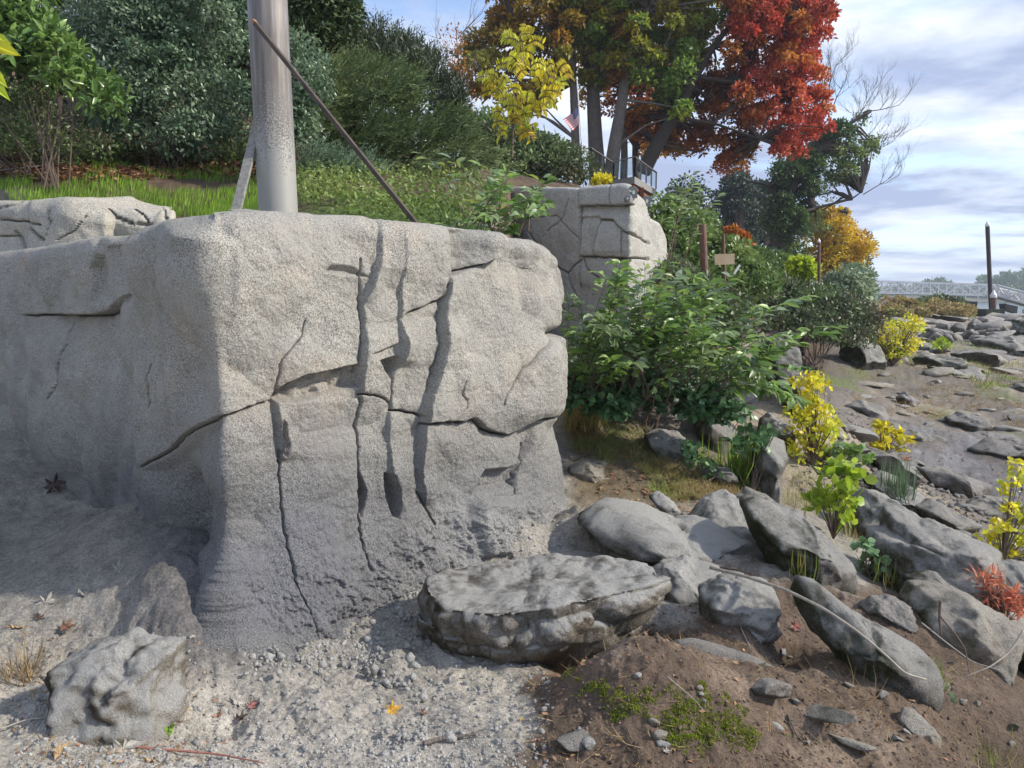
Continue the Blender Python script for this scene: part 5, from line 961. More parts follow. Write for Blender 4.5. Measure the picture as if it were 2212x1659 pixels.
zf = B_[2]; A2, B2, D2 = [np.array([q[0], q[1], q[2]]) for q in (A_, B_, D_)]; E2 = A2+D2-B2
V, Fa = slabq([A2, B2, D2, E2], .34); mesh('floor', V, Fa, deck_m, t)
hh = np.array([0, 0, .92])
def railing(P, Q, n, par):
    for k in range(n+1):
        a = P+(Q-P)*k/n; V, Fa = beam(a, a+hh, .07); mesh('rail_post', V, Fa, rail_m, par)
        if k < n:
            b = P+(Q-P)*(k+1)/n; e = (b-a)*.04; q = [a+e+hh*.1, b-e+hh*.1, b-e+hh*.94, a+e+hh*.94]; nn = np.cross(b-a, hh); nn /= np.linalg.norm(nn); V = [tuple(x+nn*.006) for x in q]+[tuple(x-nn*.006) for x in q]; mesh('glass_panel', V, [(0, 1, 2, 3), (7, 6, 5, 4)]+[(i, i+4, (i+1) % 4+4, (i+1) % 4) for i in range(4)], gm, par)
    V, Fa = beam(P+hh, Q+hh, .09, .05); mesh('top_rail', V, Fa, rail_m, par)
railing(A2, B2, 1, t); railing(B2, D2, 4, t)
V, Fa = beam(B2+(D2-B2)*.3-np.array([0, 0, .34]), B2+(D2-B2)*.3+np.array([.1, 1, -3.4]), .22); mesh('support_post', V, Fa, beam_m, t); V, Fa = beam(B2+np.array([-.1, .3, -.45]), D2+np.array([-.3, .1, -.5]), .2); mesh('support_beam', V, Fa, beam_m, t)
P_ = W(1276, 362, 38); Q_ = W(1325, 392, 40); O_ = W(1250, 366, 38.5); t = thing('stair_railing', P_, 'grey stair railing leading up from the deck towards the flagpole', 'railing')
railing(P_, Q_, 2, t); railing(O_, P_, 1, t)
# ------------------------------------------------------------------ flag
y = 37.5; white = simple('white_paint', (.75, .75, .74), .4, nscale=3, var=.08); t = thing('flagpole', W(1262, 380, y), 'thin white flagpole at the left end of the railing', 'flagpole')
V, Fa = tube([W(1262, 385, y), W(1246, 170, y)], [.04, .028], 10); mesh('pole', V, Fa, white, t); V, Fa = tube([W(1246.3, 172, y), W(1246, 166, y)], [.06, .03], 10); mesh('cap', V, Fa, white, t)
f_red = simple('flag_red', (.55, .03, .05), .8, nscale=6, var=.1); f_wh = simple('flag_white', (.75, .74, .72), .8, nscale=6, var=.05); f_bl = simple('flag_blue', (.03, .045, .16), .8, nscale=6, var=.1)
ft = thing('flag', W(1249, 230, y), 'american flag drooping at half mast on the white pole', 'flag')
c00, c10, c11, c01 = [np.array(list(map(float, W(a, b, y)))) for a, b in [(1249, 230), (1216, 258), (1236, 284), (1251, 266)]]
def fp(s, q):   # s along fly, q down hoist
    p = c00*(1-s)*(1-q)+c10*s*(1-q)+c11*s*q+c01*(1-s)*q; return p+np.array([0, -.07*math.sin(s*7+q*1.5)*s**.5, -.05*math.sin(s*3.1)])
def strip(s0, s1, q0, q1, off, n=14):
    V = []; 
    for i in range(n+1):
        s = s0+(s1-s0)*i/n
        for q in (q0, q1): V.append(tuple(fp(s, q)+np.array([0, off, 0])))
    V += [(a, b+.006, c_) for a, b, c_ in V]; m2 = 2*(n+1)
    return V, [(2*i, 2*i+1, 2*i+3, 2*i+2) for i in range(n)]+[(m2+2*i, m2+2*i+2, m2+2*i+3, m2+2*i+1) for i in range(n)]
for k in range(13):
    s0 = .4 if k < 7 else 0; V, Fa = strip(s0, 1, k/13, (k+1)/13, 0); mesh('stripe', V, Fa, (f_red, f_wh)[k % 2], ft)
V, Fa = strip(0, .4, 0, 7/13, -.001); cn = mesh('canton', V, Fa, f_bl, ft)
sv = []
for r_ in range(9):
    for c_ in range(6 if r_ % 2 == 0 else 5):
        s = .4*((c_+.5+.5*(r_ % 2))/6); q = 7/13*(r_+.5)/9; ctr = fp(s, q)+np.array([0, -.009, 0]); a1 = (fp(s+.01, q)-fp(s, q)); a1 /= np.linalg.norm(a1); a2 = fp(s, q+.01)-fp(s, q); a2 /= np.linalg.norm(a2)
        V = []
        for j in range(10):
            rr_ = .016 if j % 2 == 0 else .0065; th = math.pi*j/5; V.append(tuple(ctr+a1*rr_*math.sin(th)-a2*rr_*math.cos(th)))
        sv.append((V, [tuple(range(10))]))
V, Fa = joinparts(sv); mesh('stars', V, Fa, f_wh, ft)
# ------------------------------------------------------------------ bank posts and sign
rust = simple('rusty_pile', (.16, .085, .06), .7, .2, nscale=6, var=.4, bump=.3)
def post(name, top, bot, w, y, m_, lab, cap=None, sides=14, cat='post'):
    a = W(*bot, y); b = W(*top, y); t = thing(name, a, lab, cat); V, Fa = tube([a-(b-a)*.1, a, b], w/F*y/2, sides); mesh('shaft', V, Fa, m_, t, smooth=False)
    if cap: d = (b-a)/np.linalg.norm(b-a); r = w/F*y/2; V, Fa = tube([b-d*r*.5, b+d*r*.4, b+d*r*2.2], [r*1.12, r*1.12, r*.1], sides); mesh('cap', V, Fa, cap, t)
    return t
post('brown_post', (1517, 484), (1524, 640), 16, 14.5, rust, 'stout rusty brown round post standing in the bank shrubs')
post('thin_post', (1562, 505), (1566, 640), 7, 15.6, rust, 'thin rusty post carrying the blank sign board')
c = W(1565, 560, 15.5); tanw = simple('plywood', (.42, .33, .21), .8, nscale=7, var=.15); V, Fa = box(-.205, .205, -.008, .008, -.105, .105); ob = mesh('sign_board', V, Fa, tanw); ob.location = tuple(map(float, c)); ob.rotation_euler = (0, R(-2.5), R(6)); tag(ob, 'blank tan plywood board nailed to the thin post', 'sign')
V, Fa = box(-.02, .02, -.004, .004, -.10, .10); ob = mesh('paper_slip', V, Fa, white); ob.location = tuple(map(float, W(1592, 582, 14.9))); ob.rotation_euler = (0, R(32), 0); tag(ob, 'small white slip leaning below the blank board', 'slip')
post('capped_post', (1769, 522), (1769, 600), 6.5, 24, rust, 'slim brown post with a white cap in front of the golden tree', white)
V, Fa = None, None
t = thing('bank_fence', W(1700, 600, 28), 'short brown picket fence on the crest of the bank', 'fence')
for k in range(9):
    V, Fa = beam(W(1686+k*4, 612+k, 28), W(1686+k*4, 601+k, 28), .035); mesh('picket', V, Fa, rust, t)
for z_ in (602.5, 609): V, Fa = beam(W(1684, z_, 28.05), W(1720, z_+8, 28.05), .04); mesh('rail', V, Fa, rust, t)
# ------------------------------------------------------------------ gangway over the far beach
alu = simple('aluminium', (.72, .73, .74), .5, .1, nscale=2, var=.1); dkc = simple('dark_box', (.035, .035, .04), .6, nscale=3); mossc = simple('mossy_concrete', (.05, .06, .035), .9, nscale=4, var=.6)
def gangway(T0, T1, B0, B1, y0, y1, n, lab, wid=1.5):
    pt = lambda uv, y: np.array(list(map(float, W(uv[0], uv[1], y)))); a0, a1, b0, b1 = pt(T0, y0), pt(T1, y1), pt(B0, y0), pt(B1, y1); t = thing('gangway', b0, lab, 'gangway')
    for off in (0, wid):
        o3 = np.array([0, off, 0])
        for p_, q_, w_ in ((a0, a1, .14), (b0, b1, .16)): V, Fa = beam(p_+o3, q_+o3, w_); mesh('chord', V, Fa, alu, t)
        for k in range(n+1):
            f = k/n; V, Fa = beam(b0+(b1-b0)*f+o3, a0+(a1-a0)*f+o3, .12); mesh('upright', V, Fa, alu, t)
            if k < n:
                g_ = (k+1)/n; P, Q = (b0+(b1-b0)*f, a0+(a1-a0)*g_) if k % 2 else (a0+(a1-a0)*f, b0+(b1-b0)*g_); V, Fa = beam(P+o3, Q+o3, .10); mesh('diagonal', V, Fa, alu, t)
        for k in range(1, 7):
            f = k/7; V, Fa = beam(b0+(a0-b0)*f+o3, b1+(a1-b1)*f+o3, .032); mesh('guard_rail', V, Fa, alu, t)
    P = [b0, b1, b1+np.array([0, wid, 0]), b0+np.array([0, wid, 0])]; V, Fa = slabq([q+np.array([0, 0, .05]) for q in P], .08); mesh('walkway', V, Fa, deck_m, t)
gangway((1800, 604.5), (2149, 615), (1800, 630), (2149, 638.5), 79, 79, 10, 'level aluminium truss gangway crossing above the far beach')
gangway((2154, 616), (2330, 662), (2147, 637), (2330, 688), 78.5, 70, 6, 'sloping aluminium gangway descending to the right edge')
for pl in ([(2085, 650), (2112, 652)], [(2171, 656), (2199, 662)]):
    (u0, v0), (u1, v1) = pl; y = 77.5; t = thing('hanging_box', W((u0+u1)/2, v1+14, y), ('dark float box hung level under the gangway left of the tall pile' if u0 < 2100 else 'tilted dark float box hung under the sloping gangway'), 'box')
    a, b, c_, d_ = W(u0, v0, y), W(u1, v1, y), W(u1-2, v1+15, y), W(u0+2, v0+13, y); q = [a, b, c_, d_]; V = [tuple(x) for x in q]+[(x[0], x[1]+1.0, x[2]) for x in q]; mesh('box', V, [(3, 2, 1, 0), (4, 5, 6, 7)]+[(i, (i+1) % 4, (i+1) % 4+4, i+4) for i in range(4)], dkc, t)
    for e in (a, b): V, Fa = beam(e, e+np.array([0, 0, .75]), .07); mesh('hanger', V, Fa, alu, t)
dpile = simple('dark_pile', (.055, .035, .035), .6, .2, nscale=3, var=.4)
post('tall_pile', (2133, 487), (2141, 672), 8.5, 76.5, dpile, 'tall dark mooring pile with a pale pointed cap', white, cat='pile')
post('short_pile', (2146, 640), (2145, 672), 12, 75.8, rust, 'short brown pile with a white cap beside the tall pile', white, cat='pile')
a = W(2141, 674, 75.5); V, Fa = box(a[0]-.9, a[0]+.9, 74.8, 77, a[2]-.6, a[2]+.28); ob = mesh('pile_base', V, Fa, mossc); tag(ob, 'green stained concrete block at the foot of the tall pile', 'block')
for u, h_, lab in ((2080, 655, 'thin grey marker stake left of the float box'), (2210, 668, 'thin dark marker stake at the right edge by the water')): a = W(u, 684, 76); b = W(u, h_, 76); V, Fa = tube([a, b], .05, 6); ob = mesh('marker_stake', V, Fa, dpile); tag(ob, lab, 'stake')
# ------------------------------------------------------------------ far bank
rg = np.random.RandomState(4); xs = np.linspace(-300, 900, 220); V = []
for yy, zz_ in ((520, -2.2), (540, 1.0), (640, 6), (900, 8)): V += [(x, yy+12*math.sin(x*.02), zz_+(0 if yy < 530 else 1.0*math.sin(x*.05))) for x in xs]
n = len(xs); Fa = [(r*n+i, r*n+i+1, (r+1)*n+i+1, (r+1)*n+i) for r in range(3) for i in range(n-1)]; shore = simple('far_shore_earth', (.10, .10, .06), .9, nscale=.05); tag(mesh('far_shore', V, Fa, shore, smooth=True), 'low far bank across the river', kind='structure')
cs = []
for k in range(430):
    u = rg.uniform(1760, 2420); env = np.interp(u, [1760, 1900, 1980, 2010, 2048, 2065, 2110, 2125, 2170, 2212, 2420], [8, 10, 16, 34, 28, 10, 12, 38, 46, 50, 60]); yy = rg.uniform(545, 620); f = rg.rand()**.7
    p = W(u, 642-env*f+rg.uniform(-3, 3), yy); cs.append(p)
cs = np.array(cs); leafw = leafmesh('far_woods', cloud(cs, 4.2, 26000, 9, up=.5), 2.6, LEAF_LOW, g_ivy, None, 9); tag(leafw, 'hazy wooded far bank of the river', kind='stuff')
# ------------------------------------------------------------------ ground cover helpers
def gsample(poly, n, seed, ylo, yhi, fine=True):
    rg = np.random.RandomState(seed); poly = [tuple(p) for p in poly]; us = [p[0] for p in poly]; X = []; tot = 0
    for it in range(40):
        N = 6000; u = rg.uniform(min(us), max(us), N); y = 1/rg.uniform(1/yhi, 1/ylo, N); x = (u-CU)/F*y*1.0; z = ground(x, y, fine); pu, pv = PX(x, y, z); k = inpoly(pu, pv, poly); X.append(np.stack([x, y, z], 1)[k]); tot += k.sum()
        if tot >= n: break
    return np.concatenate(X)[:n]
def blades(name, P, L_, m_, seed, parent=None, lean=.5, tb=.5, tv=.35, flat=0.0, wind=(0.2, 0, 0), wk=1.0, tpl=BLADE):
    rg = np.random.RandomState(seed); n = len(P); az = rg.uniform(0, 2*math.pi, n); ax = np.stack([np.cos(az)*lean, np.sin(az)*lean, np.full(n, 1-flat)], 1)+np.array(wind); nr = np.stack([-np.sin(az), np.cos(az)*1.0, rg.uniform(-.3, .3, n)], 1); nr = np.cross(ax, nr)
    T = np.clip(tb+tv*fbm(P, 1.5, 3, seed)+rg.uniform(-.2, .2, n), 0, 1); V, Fa, Tn = scatter(tpl[0], tpl[1], P-np.array([0, 0, .008]), ax, nr, L_*rg.uniform(.5, 1.3, n), T, np.full(n, wk)); return mesh(name, V, Fa, m_, parent, tint=Tn)
lw = gsample([(-60, 365), (110, 395), (240, 350), (330, 375), (470, 365), (640, 395), (640, 475), (-60, 460)], 15000, 1, 7.6, 12.5)
lw = lw[fbm(lw, .9, 3, 5) > -.22]
tag(blades('lawn_grass', lw, .10, g_grass, 2, lean=.45, wk=1.3), 'bright green grass on the terrace behind the rock face', kind='stuff')
wd_ = gsample([(640, 390), (1150, 395), (1180, 520), (900, 500), (640, 462)], 4200, 3, 6.6, 12); P, = (wd_,)
cl = (P+np.array([0, 0, .06]), norm(rnd(0, 3).randn(len(P), 3)), norm(rnd(0, 4).randn(len(P), 3)*.5+np.array([0, -.3, 1])), np.clip(.55+.4*fbm(P, 1.2, 3, 8), 0, 1)); cl[0][:, 2] += rnd(0, 8).uniform(0, .22, len(P))
tag(leafmesh('weed_cover', cl, .060, LEAF_LOW, g_weed, None, 5), 'low leafy weeds and clover on the terrace right of the round post', kind='stuff')
lt = gsample([(-40, 300), (200, 320), (620, 350), (640, 410), (480, 380), (250, 395), (60, 395), (-40, 370)], 4200, 6, 9, 13.5)
cl = (lt+np.array([0, 0, .03]), norm(rnd(0, 5).randn(len(lt), 3)*np.array([1, 1, .3])), norm(rnd(0, 6).randn(len(lt), 3)*.45+np.array([0, 0, 1])), rnd(0, 9).uniform(0, 1, len(lt)))
tag(leafmesh('leaf_litter', cl, .10, LEAF_LOW, g_litter, None, 7), 'brown fallen leaves below the bushes', kind='stuff')
gc = gsample([(-40, 290), (240, 300), (620, 330), (640, 380), (420, 365), (100, 370), (-40, 360)], 3600, 8, 9.5, 14); gc[:, 2] += rnd(0, 2).uniform(.03, .4, len(gc))
cl = (gc, norm(rnd(0, 15).randn(len(gc), 3)), norm(rnd(0, 16).randn(len(gc), 3)*.5+np.array([0, -.3, 1])), rnd(0, 19).uniform(.2, .9, len(gc)))
tag(leafmesh('ground_ivy', cl, .085, LEAF_RND if 0 else LEAF_LOW, g_ivy, None, 8), 'ivy and weeds along the foot of the hillside bushes', kind='stuff')
dg = gsample([(1218, 890), (1260, 850), (1400, 930), (1560, 1000), (1640, 1060), (1640, 1120), (1540, 1090), (1440, 1080), (1330, 1010), (1235, 990)], 9000, 11, 5.8, 10.5)
dg = dg[fbm(dg, 1.6, 3, 15) > -.25]
tag(blades('dry_grass', dg, .13, g_dry, 12, lean=1.3, flat=.5, wk=.5, tb=.6, tv=.9), 'yellowing grass on the slope right of the big rock face', kind='stuff')
dg = gsample([(1700, 1000), (1800, 960), (1900, 1090), (2000, 1130), (2212, 1200), (2212, 1280), (1850, 1180), (1700, 1090)], 4200, 21, 5.6, 12)
dg = dg[fbm(dg, 1.3, 3, 25) > 0]
tag(blades('rock_grass', dg, .17, g_dry, 22, lean=.8, flat=.3, wk=.5, tb=.65), 'thin grass growing in the gaps between the boulders', kind='stuff')
sw = gsample([(1840, 800), (1950, 760), (2300, 790), (2300, 930), (2060, 930), (1900, 900), (1830, 860)], 5200, 31, 11, 34); sw = sw[fbm(sw, .4, 3, 35) > -.15]
tag(blades('dead_straw', sw, .50, g_dry, 32, lean=1.0, flat=.93, wk=.45, tb=.2, tv=.15, wind=(.5, 0, 0)), 'matted dead straw washed up on the beach', kind='stuff')
bg_ = gsample([(1900, 740), (2300, 740), (2300, 830), (2000, 850), (1920, 800)], 5200, 41, 17, 50); bg_ = bg_[fbm(bg_, .25, 3, 77) > .02]
tag(blades('beach_weeds', bg_, .16, g_grass, 42, lean=.9, flat=.3, wk=2.6, tb=.3), 'flat green weeds on the beach', kind='stuff')
def clods(name, P, smin, smax, m_, seed, lab):
    rg = np.random.RandomState(seed); V0, F0 = ico(1); n = len(P); vs = []; K = len(V0); s = smin*(smax/smin)**(rg.rand(n)**2.2); ax = norm(rg.randn(n, 3)); nr = norm(rg.randn(n, 3))
    V, Fa, _ = scatter(V0*np.array([1, .8, .65]), F0, P, ax, nr, s); V = V+rg.uniform(-.22, .22, V.shape)*np.repeat(s, K)[:, None]
    tag(mesh(name, V, Fa, m_), lab, kind='stuff')
crumb = stonemat('cement_crumbs', (.30, .29, .27, 1), (.37, .365, .345, 1), (.46, .45, .42, 1), lichen=0, grain=.6); crumb_b = stonemat('earth_crumbs', (.10, .07, .05, 1), (.15, .11, .08, 1), (.27, .22, .17, 1), lichen=0, grain=.6)
P1 = gsample([(-50, 1360), (400, 1370), (560, 1400), (900, 1370), (1120, 1400), (1200, 1470), (1180, 1700), (-50, 1700)], 3600, 51, 2.2, 5.0); P2_ = gsample([(780, 1200), (950, 1140), (1250, 1120), (1500, 1200), (1540, 1290), (1430, 1230), (950, 1220), (900, 1380), (820, 1440), (520, 1440), (560, 1380)], 3000, 53, 3.4, 6.8)
clods('cement_crumbs', np.concatenate([P1, P2_]), .0035, .020, crumb, 52, 'loose crumbs and splashes of grey cement on the ground')
lc = np.concatenate([np.array(ground_hit(u, v))[None]+rnd(0, k).randn(60, 3)*np.array([.09, .09, .018]) for k, (u, v) in enumerate([(820, 1440), (850, 1480), (790, 1400), (940, 1190), (880, 1200), (1000, 1400), (950, 1290), (640, 1430), (860, 1330), (700, 1450), (560, 1420), (880, 1610)])])
clods('cement_lumps', lc, .012, .038, crumb, 56, 'heaped lumps of crumbled cement below the rock face')
P1 = gsample([(1200, 1400), (1500, 1300), (1900, 1290), (2212, 1440), (2212, 1700), (1150, 1700)], 3200, 55, 2.2, 6); clods('earth_crumbs', P1, .003, .014, crumb_b, 54, 'crumbs of brown earth on the slope')
tw = gsample([(1150, 1380), (1500, 1300), (2212, 1430), (2212, 1700), (1100, 1700)], 1100, 61, 2.2, 6); tw[:, 2] += .008
tag(blades('fine_rootlets', tw, .10, g_dry, 62, lean=1, flat=.96, wk=.38, tb=.3, tv=.2), 'fine pale rootlets and straws on the brown earth', kind='stuff')
sb = gsample([(1200, 960), (1480, 1070), (1480, 1110), (1230, 1100)], 500, 63, 5.8, 8); tag(blades('dry_straws', sb, .12, g_dry, 64, lean=1, flat=.9, wk=.4, tb=.2), 'short dry straws on bare soil', kind='stuff')
# ------------------------------------------------------------------ half buried mossy hump at the bottom
earthrock = stonemat('earth_covered_rock', (.10, .07, .05, 1), (.145, .105, .078, 1), (.27, .22, .165, 1), moss=0, dust=0, lichen=.12, grain=.8, scale=1.1)
_, _h0 = None, None
mp_ = gsample([(1150, 1440), (1300, 1400), (1720, 1440), (1740, 1659), (1200, 1690)], 60000, 71, 2.3, 4.4); uu, vv_ = PX(mp_[:, 0], mp_[:, 1], mp_[:, 2]); nf = fbm(mp_, 9, 4, 7, .6)
dm = np.minimum(sdpoly(uu, vv_, [(1235, 1462), (1300, 1478), (1380, 1525), (1425, 1560), (1390, 1565), (1330, 1535), (1260, 1500)])+70*nf, sdpoly(uu, vv_, [(1410, 1500), (1480, 1490), (1570, 1515), (1620, 1560), (1690, 1600), (1640, 1600), (1560, 1610), (1490, 1625), (1440, 1580)])+110*nf)
Pm = mp_[dm < -2][:16000]; rg = np.random.RandomState(8); Pm = Pm[rg.rand(len(Pm)) < .35+.65*(fbm(Pm, 22, 3, 5) > -.05)]; n = len(Pm)
V, Fa, Tn = scatter(BLADE[0], BLADE[1], Pm-np.array([0, 0, .002]), rg.randn(n, 3)*.5+np.array([0, -.1, 1]), rg.randn(n, 3), .014*rg.uniform(.6, 1.3, n), np.clip(.5+.5*fbm(Pm, 14, 2, 3)+rg.uniform(-.2, .2, n), 0, 1), np.full(n, 5.0)); tag(mesh('moss', V, Fa, g_moss, tint=Tn), 'bright green moss patches on the brown earth hump at the bottom', kind='stuff')
# ------------------------------------------------------------------ leafy shrub beside the rock
def arching(t, specs, y0, leafL, m_, seed, nl=26, objs=0, sm=twigm, tpl=LEAF, dr=-.35, ysp=.9, thick=.006):
    rg = np.random.RandomState(seed); sg = []; P, A, Nn, T = [], [], [], []
    for (u0, v0, u1, v1) in specs:
        ya = y0+rg.uniform(-.2, .3)*ysp; yb = ya+rg.uniform(-.9, .5)*ysp; p = np.array(list(map(float, W(u0, v0, ya)))); q = np.array(list(map(float, W(u1, v1, yb)))); ln = np.linalg.norm(q-p); ts = np.linspace(0, 1, 10)
        pt = p+(q-p)*ts[:, None]+np.array([0, 0, 1])*(.22*ln*4*ts*(1-ts)*.45)[:, None]+np.stack([np.sin(ts*5+u0)*.02, np.cos(ts*4+v0)*.02, 0*ts], 1); sg.append(tube(pt, list(np.linspace(thick, thick*.3, 10)), 5, False)); tb = rg.uniform(.1, .9)
        for k in range(nl):
            s = .25+.75*(k+rg.rand())/nl; c0 = np.array([np.interp(s, ts, pt[:, j]) for j in range(3)]); tg = (q-p)/ln; az = rg.uniform(0, 2*math.pi); sd_ = np.array([math.cos(az), -abs(math.sin(az))*.6, rg.uniform(-.3, .3)])
            P.append(c0+sd_*.01); A.append(sd_*.9+tg*.6+np.array([0, 0, dr])); Nn.append(np.array([.15, -.5, .8])+.45*rg.randn(3)); T.append(np.clip(tb+rg.uniform(-.25, .25), 0, 1))
    P, A, Nn, T = np.array(P), norm(np.array(A)), norm(np.array(Nn)), np.array(T)
    V, Fa = joinparts(sg); mesh('stem', V, Fa, sm, t)
    order = np.argsort(P[:, 1]); a = order[:objs]; b = order[objs:]
    if objs: leafobjs('leaf', (P[a], A[a], Nn[a], T[a]), leafL, tpl, m_, t, seed)
    leafmesh('foliage', (P[b], A[b], Nn[b], T[b]), leafL, tpl, m_, t, seed); return t
rr = random.Random(12); spx = []
for k in range(80):
    u0 = rr.uniform(1240, 1560); v0 = rr.uniform(800, 890); f = rr.random(); u1 = u0+rr.uniform(-60, 330)*(.6+.4*f); u1 = min(max(u1, 1215), 1760); top = np.interp(u1, [1215, 1260, 1330, 1450, 1560, 1650, 1760], [600, 600, 565, 575, 600, 650, 700]); v1 = top+rr.uniform(0, 1)**1.3*190
    spx.append((u0, v0, u1, v1))
spx += [(rr.uniform(1225, 1420), 860, rr.uniform(1212, 1400), rr.uniform(620, 800)) for k in range(26)]
spx += [(1480, 820, 1808, 706), (1500, 840, 1790, 720), (1500, 800, 1740, 640), (1420, 800, 1600, 590), (1330, 780, 1335, 560), (1380, 780, 1440, 565)]
arching(thing('leafy_shrub', ground_hit(1420, 880), 'big arching shrub with pointed silvery green leaves beside the rock face', 'shrub'), spx, 8.0, .135, g_shrub, 71, nl=26, objs=290)
rr = random.Random(22); spx = [(rr.uniform(1000, 1130), rr.uniform(480, 520), rr.uniform(930, 1190), rr.uniform(335, 500)) for k in range(26)]+[(1130, 500, 1180, 440), (1140, 500, 1170, 380), (1010, 470, 905, 330)]
arching(thing('leafy_shrub', W(1080, 505, 7.3), 'small sprawling shrub with long leaves on the terrace edge left of the tower', 'shrub'), spx, 7.6, .125, g_shrub, 73, nl=13, objs=90)
rr = random.Random(25); spx = [(rr.uniform(1440, 1480), 560, rr.uniform(1440, 1500), rr.uniform(350, 420)) for k in range(4)]+[(1460, 600, 1550, 420), (1470, 600, 1530, 400)]
arching(thing('tall_weed', W(1465, 600, 11), 'tall thin leafy stems rising against the sky right of the deck', 'weed'), spx, 11, .13, g_shrub, 75, nl=16, thick=.008)
t = thing('blackberry_patch', ground_hit(1380, 900), 'dark round leaved blackberry patch under the arching shrub', 'blackberry'); cb = clumps([(1212, 800), (1290, 780), (1420, 800), (1560, 840), (1640, 900), (1560, 935), (1480, 925), (1400, 890), (1300, 915), (1222, 880)], 7.7, .5, .5, 70, .13, 77)
leafmesh('foliage', cloud(cb, .14, 3600, 78, up=.9), .085, LEAF_RND, g_berry, t, 78); leafobjs('leaf', cloud(cb+np.array([0, -.1, .02]), .13, 170, 79, up=.9), .095, LEAF_RND, g_berry, t, 79); sg = []
for k in range(20): q = Vector(cb[k*3 % len(cb)]); sg.append(tube([q+Vector((0, .2, -.2)), q+Vector((.1, 0, .08)), q+Vector((.25, -.1, 0))], .004, 4, False))
V, Fa = joinparts(sg); mesh('stem', V, Fa, reds, t)
bush('shade_undergrowth', [(1212, 740), (1300, 700), (1450, 740), (1600, 800), (1640, 870), (1500, 900), (1300, 880), (1215, 850)], 8.6, 1.2, .8, 70, .22, 9000, .07, LEAF_LOW, g_nand, 'dark undergrowth behind the arching shrub', 'undergrowth', 85, base=.3)
bush('trailing_bramble', [(1560, 960), (1590, 930), (1650, 915), (1690, 930), (1680, 985), (1600, 990)], 7.6, .2, .3, 10, .08, 120, .085, LEAF_RND, g_berry, 'trailing blackberry stem with broad leaves on the dark rocks', 'bramble', 87)
bush('trailing_bramble', [(1430, 935), (1500, 960), (1560, 1010), (1540, 1040), (1470, 1000)], 7.5, .2, .2, 12, .07, 160, .06, LEAF_RND, g_berry, 'small blackberry leaves hanging beside the pitted grey block', 'bramble', 88)
# ------------------------------------------------------------------ plants of the beach and boulders
def plant(name, foot, poly, nc, rpx, nl, lpx, tpl, m_, lab, cat, seed, depth=.3, up=.4, sm=twigm, **kw):
    g_ = ground_hit(*foot); y = float(g_[1]); t = thing(name, g_, lab, cat); c = clumps(poly, y-depth*.3, 0, depth, nc, rpx/F*y, seed); leafmesh('foliage', cloud(c, rpx/F*y, nl, seed, up=up, shell=.2, **kw), lpx/F*y, tpl, m_, t, seed); sg = []
    for q in c: sg.append(tube([g_, (g_+q)/2+np.array([0, 0, .1*(q[2]-g_[2])]), q], [.0035*y/4, .0025*y/4, .001*y/4], 4, False))
    V, Fa = joinparts(sg); mesh('stem', V, Fa, sm, t); return t
plant('yellow_shrub', (1755, 1010), [(1700, 1000), (1692, 900), (1710, 830), (1730, 790), (1745, 765), (1775, 790), (1800, 830), (1815, 900), (1830, 960), (1820, 1010), (1760, 1030)], 60, 22, 1100, 11.5, LEAF_RND, g_yel, 'tall yellow shrub with small round leaves growing among the boulders', 'shrub', 91, .5, base=.65)
plant('yellow_shrub', (1930, 790), [(1875, 720), (1890, 688), (1930, 690), (1975, 680), (2000, 700), (1990, 740), (1985, 770), (1945, 790), (1900, 780)], 70, 15, 2600, 7, LEAF_LOW, g_yel, 'spreading yellow bush at the foot of the bramble bank', 'shrub', 93, 1.2, base=.7)
plant('yellow_shrub', (2035, 765), [(2010, 760), (2015, 735), (2040, 728), (2055, 745), (2050, 762)], 12, 8, 500, 6, LEAF_LOW, g_lime, 'small pale yellow bush right of the spreading yellow bush', 'shrub', 95, .5)
plant('yellow_seedling', (1905, 985), [(1880, 985), (1885, 930), (1900, 905), (1925, 925), (1975, 945), (1970, 965), (1930, 985)], 22, 11, 260, 14, LEAF_RND, g_yel, 'small yellow seedling standing before the wet mud', 'seedling', 97, .3)
plant('yellow_seedling', (2165, 1215), [(2120, 1210), (2110, 1150), (2150, 1120), (2150, 1060), (2180, 990), (2230, 980), (2260, 1100), (2250, 1220)], 44, 18, 400, 16, LEAF_RND, g_yel, 'yellow leaved sapling cut by the right edge', 'sapling', 99, .4, base=.7)
plant('broadleaf_plant', (1800, 1165), [(1765, 1150), (1750, 1060), (1780, 1010), (1820, 985), (1860, 1000), (1868, 1060), (1850, 1110), (1835, 1150)], 26, 20, 260, 24, LEAF_RND, g_lime, 'bright lime broad leaved plant between the boulders', 'plant', 101, .4, base=.35, tint_noise=.6)
plant('pale_leaved_plant', (1760, 1010), [(1740, 980), (1800, 960), (1880, 975), (1900, 1000), (1840, 1010)], 16, 14, 200, 15, LEAF_RND, g_shrub, 'pale leaves at the base of the tall yellow shrub', 'plant', 103, .3, base=.7)
plant('climbing_weed', (1870, 1245), [(1850, 1240), (1840, 1190), (1870, 1160), (1900, 1190), (1930, 1220), (1900, 1260), (1860, 1262)], 18, 12, 90, 20, LEAF_RND, g_berry, 'grey green weed with rounded leaves in front of the largest boulder', 'weed', 105, .2, base=.9)
plant('pink_weed', (2170, 1355), [(2110, 1250), (2140, 1230), (2175, 1260), (2205, 1290), (2212, 1340), (2160, 1350), (2125, 1300)], 26, 13, 300, 26, LEAF_NAR, g_pink, 'small weed with pink and orange narrow leaves at the right edge', 'weed', 107, .2)
plant('pink_weed', (1950, 1000), [(1945, 992), (1960, 980), (1975, 996), (1960, 1004)], 4, 6, 30, 9, LEAF_NAR, g_pink, 'tiny reddish weed below the yellow seedling', 'weed', 108, .1)
